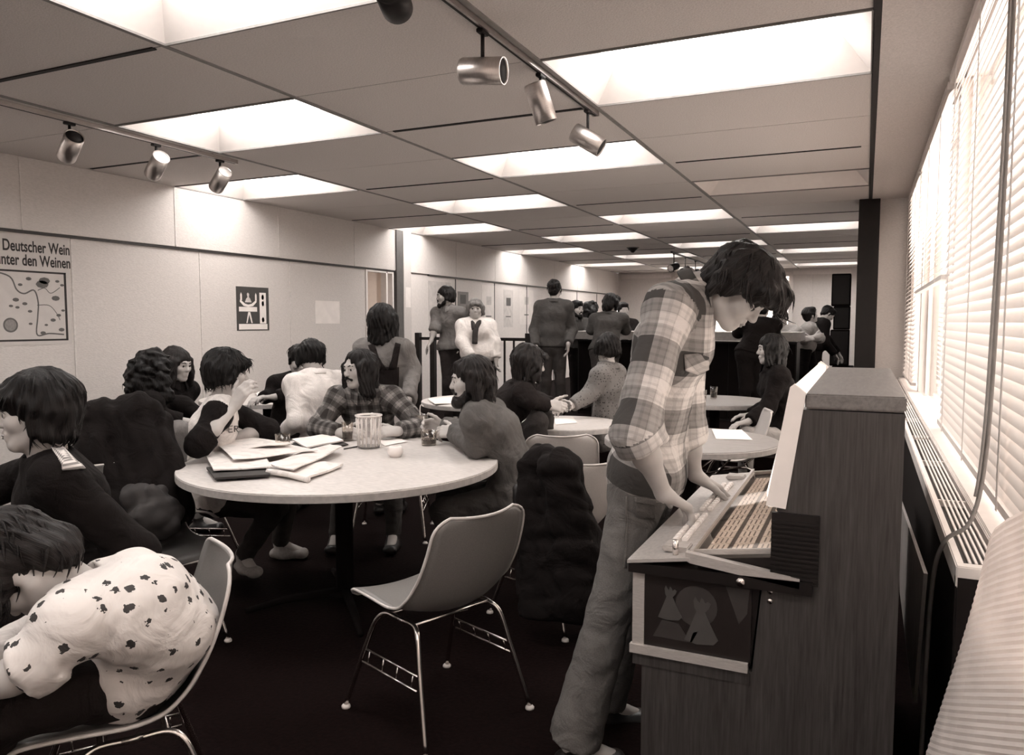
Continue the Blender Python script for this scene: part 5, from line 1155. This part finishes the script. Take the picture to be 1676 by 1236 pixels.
for i in range(5):
    bm = NB(); box(bm, (0, 0, 0), (.022, .022, .022), .004, Matrix.Rotation(i * .7, 3, 'Y')); o = obj('ice_cube', bm, 'tumbler_glass'); o.location = p + Vector((.016 * math.cos(i * 2.3), .016 * math.sin(i * 2.3), .035 + .019 * i)); tag(o, '%s ice cube in the tall glass before the bearded man' % ('lowest', 'second lowest', 'middle', 'second highest', 'topmost')[i], 'ice cube', 'ice cubes in the tall glass')
p = on(604, 733, .74); pt = thing('pitcher', 'clear ribbed beverage pitcher standing on the large table', 'pitcher', p)
bm = NB(); n = 48; prof = [(.056, .004), (.060, .012), (.070, .172), (.074, .186)]
for ii, (po, m_) in enumerate(((prof, 'tumbler_glass'),)):
    rings = []
    for r, z in po: rings.append([bm.verts.new(((r + (.0022 if k % 3 == 0 else 0)) * math.cos(2 * math.pi * k / n), (r + (.0022 if k % 3 == 0 else 0)) * math.sin(2 * math.pi * k / n), z)) for k in range(n)])
    for a, b in zip(rings, rings[1:]):
        for k in range(n): bm.faces.new((a[k], a[(k + 1) % n], b[(k + 1) % n], b[k]))
    bm.faces.new(rings[0][::-1])
bmesh.ops.solidify(bm, geom=bm.faces[:], thickness=.003); obj('jug', bm, mat('pitcher_plastic', .62, .25, scale=20, bump=0) and M['milk_clear'], pt)
for k in range(16):
    a = 2 * math.pi * k / 16; bm = NB(); tube(bm, [(.0625 * math.cos(a), .0625 * math.sin(a), .014), (.0715 * math.cos(a), .0715 * math.sin(a), .17)], .0028, 5); obj('rib', bm, mat('rib_pale', .72, .2, scale=10, bump=0), pt, True)
bm = NB(); lathe(bm, [(0, .002), (.060, .002), (.060, .012), (0, .012)], 32); obj('base', bm, 'ink_mid', pt)
bm = NB(); lathe(bm, [(.069, .178), (.077, .181), (.077, .189), (.069, .189), (.069, .178)], 40); obj('lip', bm, 'rib_pale', pt, True)
bm = NB(); tube(bm, spline([Vector(AW) * .08 + Vector((0, 0, .18)), Vector(AW) * .13 + Vector((0, 0, .17)), Vector(AW) * .135 + Vector((0, 0, .09)), Vector(AW) * .075 + Vector((0, 0, .05))], 6), .009, 8); obj('handle', bm, 'rib_pale', pt, True)
# candle jar
p = on(647, 748, .74); t = thing('candle_holder', 'round white candle holder right of the pitcher', 'candle', p); bm = NB(); lathe(bm, [(0, 0), (.028, 0), (.040, .02), (.042, .035), (.034, .055), (.026, .060), (.024, .056), (.03, .035), (0, .03)], 24); obj('bowl', bm, mat('milk_white', .82, .35, var=.03, scale=10, bump=0), t, True)
bm = NB(); lathe(bm, [(0, .031), (.02, .031), (.02, .045), (0, .045)], 14); w_ = obj('wax', bm, 'paper', t, True); bm = NB(); tube(bm, [(0, 0, .045), (.001, 0, .055)], .0015, 5); obj('wick', bm, 'ink', t)
# open notebook with papers
def sheet(bm, corners, z, th, wav=.0, seed=0, n=8):
    r = random.Random(seed); a, b, c, d = [Vector((q.x, q.y, 0)) for q in corners]; g = []
    ph = r.uniform(0, 6)
    for i in range(n + 1):
        row = []
        for j in range(n + 1):
            u, v = i / n, j / n; p = a.lerp(b, u).lerp(d.lerp(c, u), v); h = z + wav * (math.sin(3.1 * u + ph) * math.sin(2.7 * v + ph * 2) + .6 * math.sin(7 * u + 4 * v + ph)) + wav * 1.2
            row.append(bm.verts.new((p.x, p.y, h)))
        g.append(row)
    fs = [bm.faces.new((g[i][j], g[i + 1][j], g[i + 1][j + 1], g[i][j + 1])) for i in range(n) for j in range(n)]
    bmesh.ops.recalc_face_normals(bm, faces=fs); bmesh.ops.solidify(bm, geom=fs, thickness=-th)
def quad(*px): return [on(x, y, .74) for x, y in px]
t = thing('notebook', 'open dark notebook with a white pad in the middle of the table', 'notebook', (0, 0, 0))
bm = NB(); sheet(bm, quad((476, 728), (542, 717), (570, 730), (502, 742)), .745, .006); obj('cover', bm, 'ink', t)
bm = NB(); sheet(bm, quad((478, 726), (540, 716), (562, 728), (502, 739)), .756, .008, .002, 3); obj('pad', bm, 'paper', t)
bm = NB(); a, b = on(563, 735, .745), on(585, 731, .745); tube(bm, [a, b], .004, 6); tag(obj('pen', bm, 'ink', None, True), 'dark pen lying right of the notebook', 'pen')
bm = NB(); sheet(bm, quad((618, 722), (650, 718), (668, 724), (630, 731)), .742, .0015, .002, 4); tag(obj('paper_scrap', bm, 'paper'), 'small paper scrap behind the candle holder', 'paper')
# newspapers
def newsmat():
    m = bpy.data.materials.new('newsprint'); m.use_nodes = True; t = NT(m); tc = t.new('ShaderNodeTexCoord'); mp = t.new('ShaderNodeMapping'); mp.inputs['Rotation'].default_value = (0, 0, .5); t.ln(tc.outputs['Object'], mp.inputs[0])
    w = t.new('ShaderNodeTexWave', i_Scale=55.0, i_Distortion=.4); t.ln(mp.outputs[0], w.inputs['Vector']); n = t.new('ShaderNodeTexNoise', i_Scale=14.0, i_Detail=1.0); t.ln(mp.outputs[0], n.inputs['Vector'])
    f = t.math('MULTIPLY', w.outputs[0], t.math('GREATER_THAN', n.outputs[0], .55)); t.ln(t.mix(t.math('MULTIPLY', f, .35), T(.72), T(.2)), t.b.inputs['Base Color']); t.b.inputs['Roughness'].default_value = .9; M['newsprint'] = m
newsmat()
t = thing('newspaper', 'folded newspaper on a dark binder at the left of the large table', 'newspaper', (0, 0, 0), 0, 'newspapers on the large table')
bm = NB(); sheet(bm, quad((338, 772), (430, 766), (442, 784), (352, 790)), .752, .010); obj('binder', bm, 'ink', t)
bm = NB(); sheet(bm, quad((333, 746), (430, 752), (446, 776), (350, 782)), .765, .006, .003, 5); obj('fold', bm, 'newsprint', t)
bm = NB(); sheet(bm, quad((345, 734), (478, 742), (520, 752), (382, 770)), .778, .004, .007, 6, 12); obj('fold', bm, 'newsprint', t)
bm = NB(); sheet(bm, quad((352, 732), (420, 735), (480, 745), (400, 752)), .792, .003, .006, 8, 12); obj('fold', bm, 'newsprint', t)
t = thing('newspaper', 'rolled-edge newspaper lying in front of the notebook', 'newspaper', (0, 0, 0), 0, 'newspapers on the large table')
bm = NB(); sheet(bm, quad((440, 778), (530, 762), (562, 766), (500, 790)), .748, .010, .003, 9, 12); obj('fold', bm, 'newsprint', t)
bm = NB(); sheet(bm, quad((438, 770), (540, 738), (560, 744), (480, 784)), .765, .006, .008, 10, 12); obj('fold', bm, 'newsprint', t)
a, b = on(438, 772, .762), on(505, 786, .752); bm = NB(); tube(bm, spline([a, a.lerp(b, .5) + Vector((0, 0, .006)), b], 6), .013, 10); obj('rolled_edge', bm, 'newsprint', t, True)
# ---- papers on the other tables
bm = NB(); sheet(bm, quad((1165, 703), (1214, 704), (1232, 721), (1172, 719)), .7415, .001, .0005, 2); tag(obj('paper_sheet', bm, 'paper'), 'white sheet lying on the small round table', 'paper')
bm = NB(); sheet(bm, quad((700, 655), (745, 652), (760, 660), (712, 664)), .745, .004, .004, 12); tag(obj('paper_sheet', bm, 'paper'), 'papers on the table behind the bearded man', 'paper')
bm = NB(); sheet(bm, quad((418, 645), (470, 642), (478, 652), (425, 656)), .746, .006, .005, 13); tag(obj('paper_sheet', bm, 'paper'), 'loose papers on the table by the poster wall', 'paper')
bm = NB(); sheet(bm, quad((905, 678), (938, 676), (945, 684), (910, 687)), .702, .002, .001, 14); o = obj('paper_sheet', bm, 'paper'); tag(o, 'paper on the small table before the leaning woman', 'paper')
p = on(1160, 640, .74)
for px, py, lb in ((1168, 644, 'glass on the table before the dark-haired woman'), (1150, 650, 'second glass beside the leaning plaid man on the back table')):
    q = on(px, py + 8, .74); g_ = thing('drinking_glass', lb, 'glass', q, 0, 'glasses on the back table'); bm = NB(); lathe(bm, [(0, 0), (.03, 0), (.036, .11), (.033, .11), (.028, .008), (0, .008)], 16); obj('tumbler', bm, 'tumbler_glass', g_, True); bm = NB(); lathe(bm, [(0, .009), (.0275, .009), (.03, .05), (0, .05)], 14); obj('drink', bm, 'drink_dark', g_)
q = on(684, 640, .74)
# ---- bottles and glasses on the bar
for i, (x, lb) in enumerate(((-3.3, 'leftmost small glass on the bar'), (-3.05, 'small glass on the bar beside the capped man'), (-1.15, 'small glass near the right end of the bar'))):
    t = thing('bar_glass', lb, 'glass', (x, 9.95, PZ + 1.126), 0, 'glasses on the bar'); bm = NB(); lathe(bm, [(0, 0), (.03, 0), (.04, .12), (.037, .12), (.028, .01), (0, .01)], 12); obj('tumbler', bm, 'tumbler_glass', t, True); bm = NB(); lathe(bm, [(0, .011), (.027, .011), (.033, .08), (0, .08)], 12); obj('drink', bm, 'milk_white', t)
t = thing('bottle', 'dark bottle standing near the right end of the bar', 'bottle', (-1.05, 10.1, PZ + 1.126)); bm = NB(); lathe(bm, [(0, 0), (.035, 0), (.036, .15), (.014, .21), (.013, .27), (0, .27)], 16); obj('glass_body', bm, 'black_paint', t, True); bm = NB(); lathe(bm, [(.0365, .05), (.0365, .12)], 16); obj('bottle_label', bm, 'paper', t, True)
# ---- coats, bags (soft implicit shapes with hanging folds)
def coat(name, label, cat, cones, m, vox=.011, amp=.012, freq=42, aniso=(1, 1, .12), seed=1, cutz=.02, k=.06):
    P_ = [npv(x) for c in cones for x in c[:2]]; r = max(max(c[2], c[3]) for c in cones); lo, hi = np.min(P_, 0) - r - .08, np.max(P_, 0) + r + .08; F_l = Fld(lo, hi, vox)
    for c in cones:
        F_l.cone(c[0], c[1], c[2], c[3], k, c[4] if len(c) > 4 else 1.0, c[5] if len(c) > 5 else None)
    F_l.ripple(amp, freq, seed, 5, aniso, True); F_l.plane((0, 0, cutz), (0, 0, -1)); V, F = F_l.mesh(); V = relax(V, F, 2); o = nmesh(name, V, F, m); tag(o, label, cat); return o
coat('hanging_coat', 'dark coat hung over the back of the bearded man\'s chair', 'coat', [(at(890, 748, 3.62), at(915, 760, 3.5), .06, .06), (at(885, 760, 3.6), at(900, 1000, 3.5), .10, .15, .6, tuple(_rt)), (at(915, 765, 3.5), at(950, 995, 3.45), .08, .15, .7, tuple(_rt)), (at(920, 770, 3.45), at(985, 960, 3.5), .05, .08)], 'cloth_black', cutz=.12, seed=3)
coat('hanging_coat', 'dark coat draped over a chair behind the black-blazer person', 'coat', [(at(165, 680, 3.75), at(230, 675, 3.75), .07, .08), (at(165, 690, 3.7), at(165, 850, 3.6), .09, .13), (at(225, 690, 3.75), at(235, 850, 3.65), .11, .16), (at(255, 700, 3.8), at(275, 830, 3.7), .08, .12)], 'cloth_black', cutz=.15, seed=5)
coat('shoulder_bag', 'crumpled dark leather bag lying under the left of the table', 'bag', [(at(222, 820, 3.45), at(268, 838, 3.5), .055, .075), (at(235, 850, 3.4), at(268, 858, 3.45), .07, .06), (at(212, 806, 3.5), at(250, 812, 3.5), .03, .06)], mat('leather_crumple', .016, .75, scale=30, bump=.3), vox=.008, amp=.010, freq=34, aniso=(1, 1, 1), seed=8, k=.03)
hb = coat('handbag', 'black leather handbag hanging on the bearded man\'s chair', 'bag', [(at(862, 800, 3.66), at(868, 850, 3.6), .07, .09, .5, tuple(_rt))], 'leather_black', amp=.003, seed=9)
bm = NB(); tube(bm, spline([at(855, 800, 3.64), at(868, 770, 3.60), at(880, 765, 3.62), at(884, 800, 3.6)], 5), .006, 6); obj('strap', bm, 'leather_black', hb, True)
bm = NB(); tube(bm, [at(882, 775, 3.585), at(886, 800, 3.575)], .006, 6); obj('buckle', bm, 'chrome', hb, True)
# ---- details of clothing
def ribbon(name, pts, nrm, w, m, parent, th=.004):
    """flat strip along pts, facing nrm"""
    bm = NB(); P_ = [Vector(p) for p in pts]; n = Vector(nrm).normalized(); A = [];B = []
    for i, p in enumerate(P_):
        t_ = (P_[min(i + 1, len(P_) - 1)] - P_[max(i - 1, 0)]).normalized(); s_ = t_.cross(n).normalized() * w / 2; A.append(bm.verts.new(p + s_)); B.append(bm.verts.new(p - s_))
    fs = [bm.faces.new((A[i], A[i + 1], B[i + 1], B[i])) for i in range(len(P_) - 1)]; bmesh.ops.solidify(bm, geom=fs, thickness=th); return obj(name, bm, m, parent)
# belt and pockets of the jukebox man
def surf(root, a, b, part=None):
    """first hit of segment a->b on the child meshes of a person"""
    best = None
    from mathutils.bvhtree import BVHTree
    for o in ([root] + list(root.children)):
        if part and not o.name.startswith(part): continue
        bv = BVHTree.FromPolygons([v.co for v in o.data.vertices], [tuple(p.vertices) for p in o.data.polygons]); h = bv.ray_cast(Vector(a), (Vector(b) - Vector(a)).normalized())
        if h[0] is not None and (best is None or h[3] < best[2]): best = (h[0], h[1], h[3])
    return best
CAMP = Vector((0, 0, EYE))
def decal(name, root, part, px, m, lift=.004, th=.002, dens=14):
    """cloth piece lying on a garment: outline given in photo pixels, projected onto the garment surface"""
    from mathutils.bvhtree import BVHTree
    o = [c for c in root.children if c.name.startswith(part)][0]; bv = BVHTree.FromPolygons([v.co for v in o.data.vertices], [tuple(p.vertices) for p in o.data.polygons]); bm = NB(); cx = sum(p[0] for p in px) / len(px); cy = sum(p[1] for p in px) / len(px); n = len(px); rings = []
    for s in [i / 4 for i in range(5)]:
        row = []
        for x, y in px:
            xx, yy = cx + (x - cx) * s, cy + (y - cy) * s; d = (at(xx, yy, 1) - CAMP).normalized(); h = bv.ray_cast(CAMP, d)
            if h[0] is None: print('decal miss', name, x, y); return None
            row.append(h[0] + h[1] * lift if h[1].dot(d) < 0 else h[0] - h[1] * lift)
            if s == 0: row = row * n; break
        rings.append([bm.verts.new(p) for p in (row if s else row[:1])])
    for k in range(n): bm.faces.new((rings[0][0], rings[1][k], rings[1][(k + 1) % n]))
    for a, b in zip(rings[1:], rings[2:]):
        for k in range(n): bm.faces.new((a[k], b[k], b[(k + 1) % n], a[(k + 1) % n]))
    bmesh.ops.recalc_face_normals(bm, faces=bm.faces[:]); bmesh.ops.solidify(bm, geom=bm.faces[:], thickness=th); o = obj(name, bm, m, root, True); a_ = o.data.attributes.new('cuv', 'FLOAT_VECTOR', 'POINT'); cs = np.array([((v.co.x * .9 + v.co.z * .45), (v.co.z * .9 - v.co.x * .45), 0) for v in o.data.vertices], f32); a_.data.foreach_set('vector', cs.ravel()); return o
def rr(x0, y0, x1, y1, sk=0, n=3): 
    c = [(x0, y0), (x1, y0 + sk), (x1, y1 + sk), (x0, y1)]; out = []
    for i in range(4):
        a, b = c[i], c[(i + 1) % 4]
        for k in range(n): out.append((a[0] + (b[0] - a[0]) * k / n, a[1] + (b[1] - a[1]) * k / n))
    return out
mr = MAIN['root']
decal('jeans_patch', mr, 'trousers', [(1034, 790), (1050, 786), (1062, 792), (1064, 803), (1052, 806), (1036, 802)], 'cloth_lightgrey')
decal('back_pocket', mr, 'trousers', rr(1040, 814, 1070, 846, 4), 'cloth_workshirt'); decal('pocket_flap', mr, 'trousers', rr(1039, 813, 1071, 822, 4), 'cloth_jean', .008)
decal('shirt_pocket', mr, 'shirt', [(1118, 580), (1140, 578), (1158, 584), (1158, 604), (1140, 612), (1120, 606)], 'plaid_main')
decal('side_seam', mr, 'trousers', [(1024, 812), (1027, 812), (1027, 860), (1024, 930), (1021, 930), (1024, 860)], 'cloth_grey', .002); decal('belt', mr, 'trousers', rr(1106, 722, 1128, 738, 2), 'leather_black', .012)
for nm, dct, m_ in (('scarf', BLOND, 'shirt_pattern'),):
    R_n = dct['R']; hcn = Vector(dct['hc']); f_ = Vector(R_n[:, 1]); x_ = Vector(R_n[:, 0]); N_ = Vector(dct['N']); bm = NB()
    tube(bm, spline([N_ + x_ * -.06 + Vector((0, 0, .02)), N_ + f_ * .08 + x_ * -.04, N_ + f_ * .15 + Vector((0, 0, -.08)), N_ + f_ * .20 + x_ * .01 + Vector((0, 0, -.24))], 5), [.03] * 10 + [.035] * 6, 8); tube(bm, spline([N_ + x_ * .06 + Vector((0, 0, .02)), N_ + f_ * .08 + x_ * .04, N_ + f_ * .15 + x_ * .015 + Vector((0, 0, -.08))], 5), .03, 8); obj(nm, bm, 'cloth_dark', dct['root'], True)
decal('bib_back', P8['root'], 'shirt', rr(612, 600, 652, 655, 0), 'cloth_char', .01, .004); decal('overall_strap', P8['root'], 'shirt', [(604, 566), (612, 564), (632, 604), (620, 606)], 'cloth_char', .012, .004); decal('overall_strap', P8['root'], 'shirt', [(648, 562), (656, 564), (648, 604), (636, 604)], 'cloth_char', .012, .004)
def stroke(a, b, w=1.1):
    dx, dy = b[0] - a[0], b[1] - a[1]; L = math.hypot(dx, dy); nx, ny = -dy / L * w / 2, dx / L * w / 2; decal('chest_letter_stroke', TEE['root'], 'shirt', [(a[0] + nx, a[1] + ny), (b[0] + nx, b[1] + ny), (b[0] - nx, b[1] - ny), (a[0] - nx, a[1] - ny)], 'ink', .003, .001)
for a_, b_ in (((400, 678), (400, 689)), ((400, 678.5), (406, 678)), ((400, 683.5), (405, 683)), ((400, 688.5), (406, 688)), ((409, 678), (409, 688)), ((409, 678.5), (414, 678.5)), ((414, 678.5), (414, 682.5)), ((409, 683), (414, 682.5)), ((411, 683), (415, 688))): stroke((a_[0] - 26, a_[1] + 19), (b_[0] - 26, b_[1] + 19))
decal('collar_wing', P1['root'], 'shirt', [(82, 734), (98, 724), (136, 770), (104, 772)], 'check_shirt', .008, .004)
decal('shirt_front', P1['root'], 'shirt', [(6, 770), (34, 782), (70, 752), (74, 775), (54, 822), (8, 830)], 'check_shirt', .006, .004)
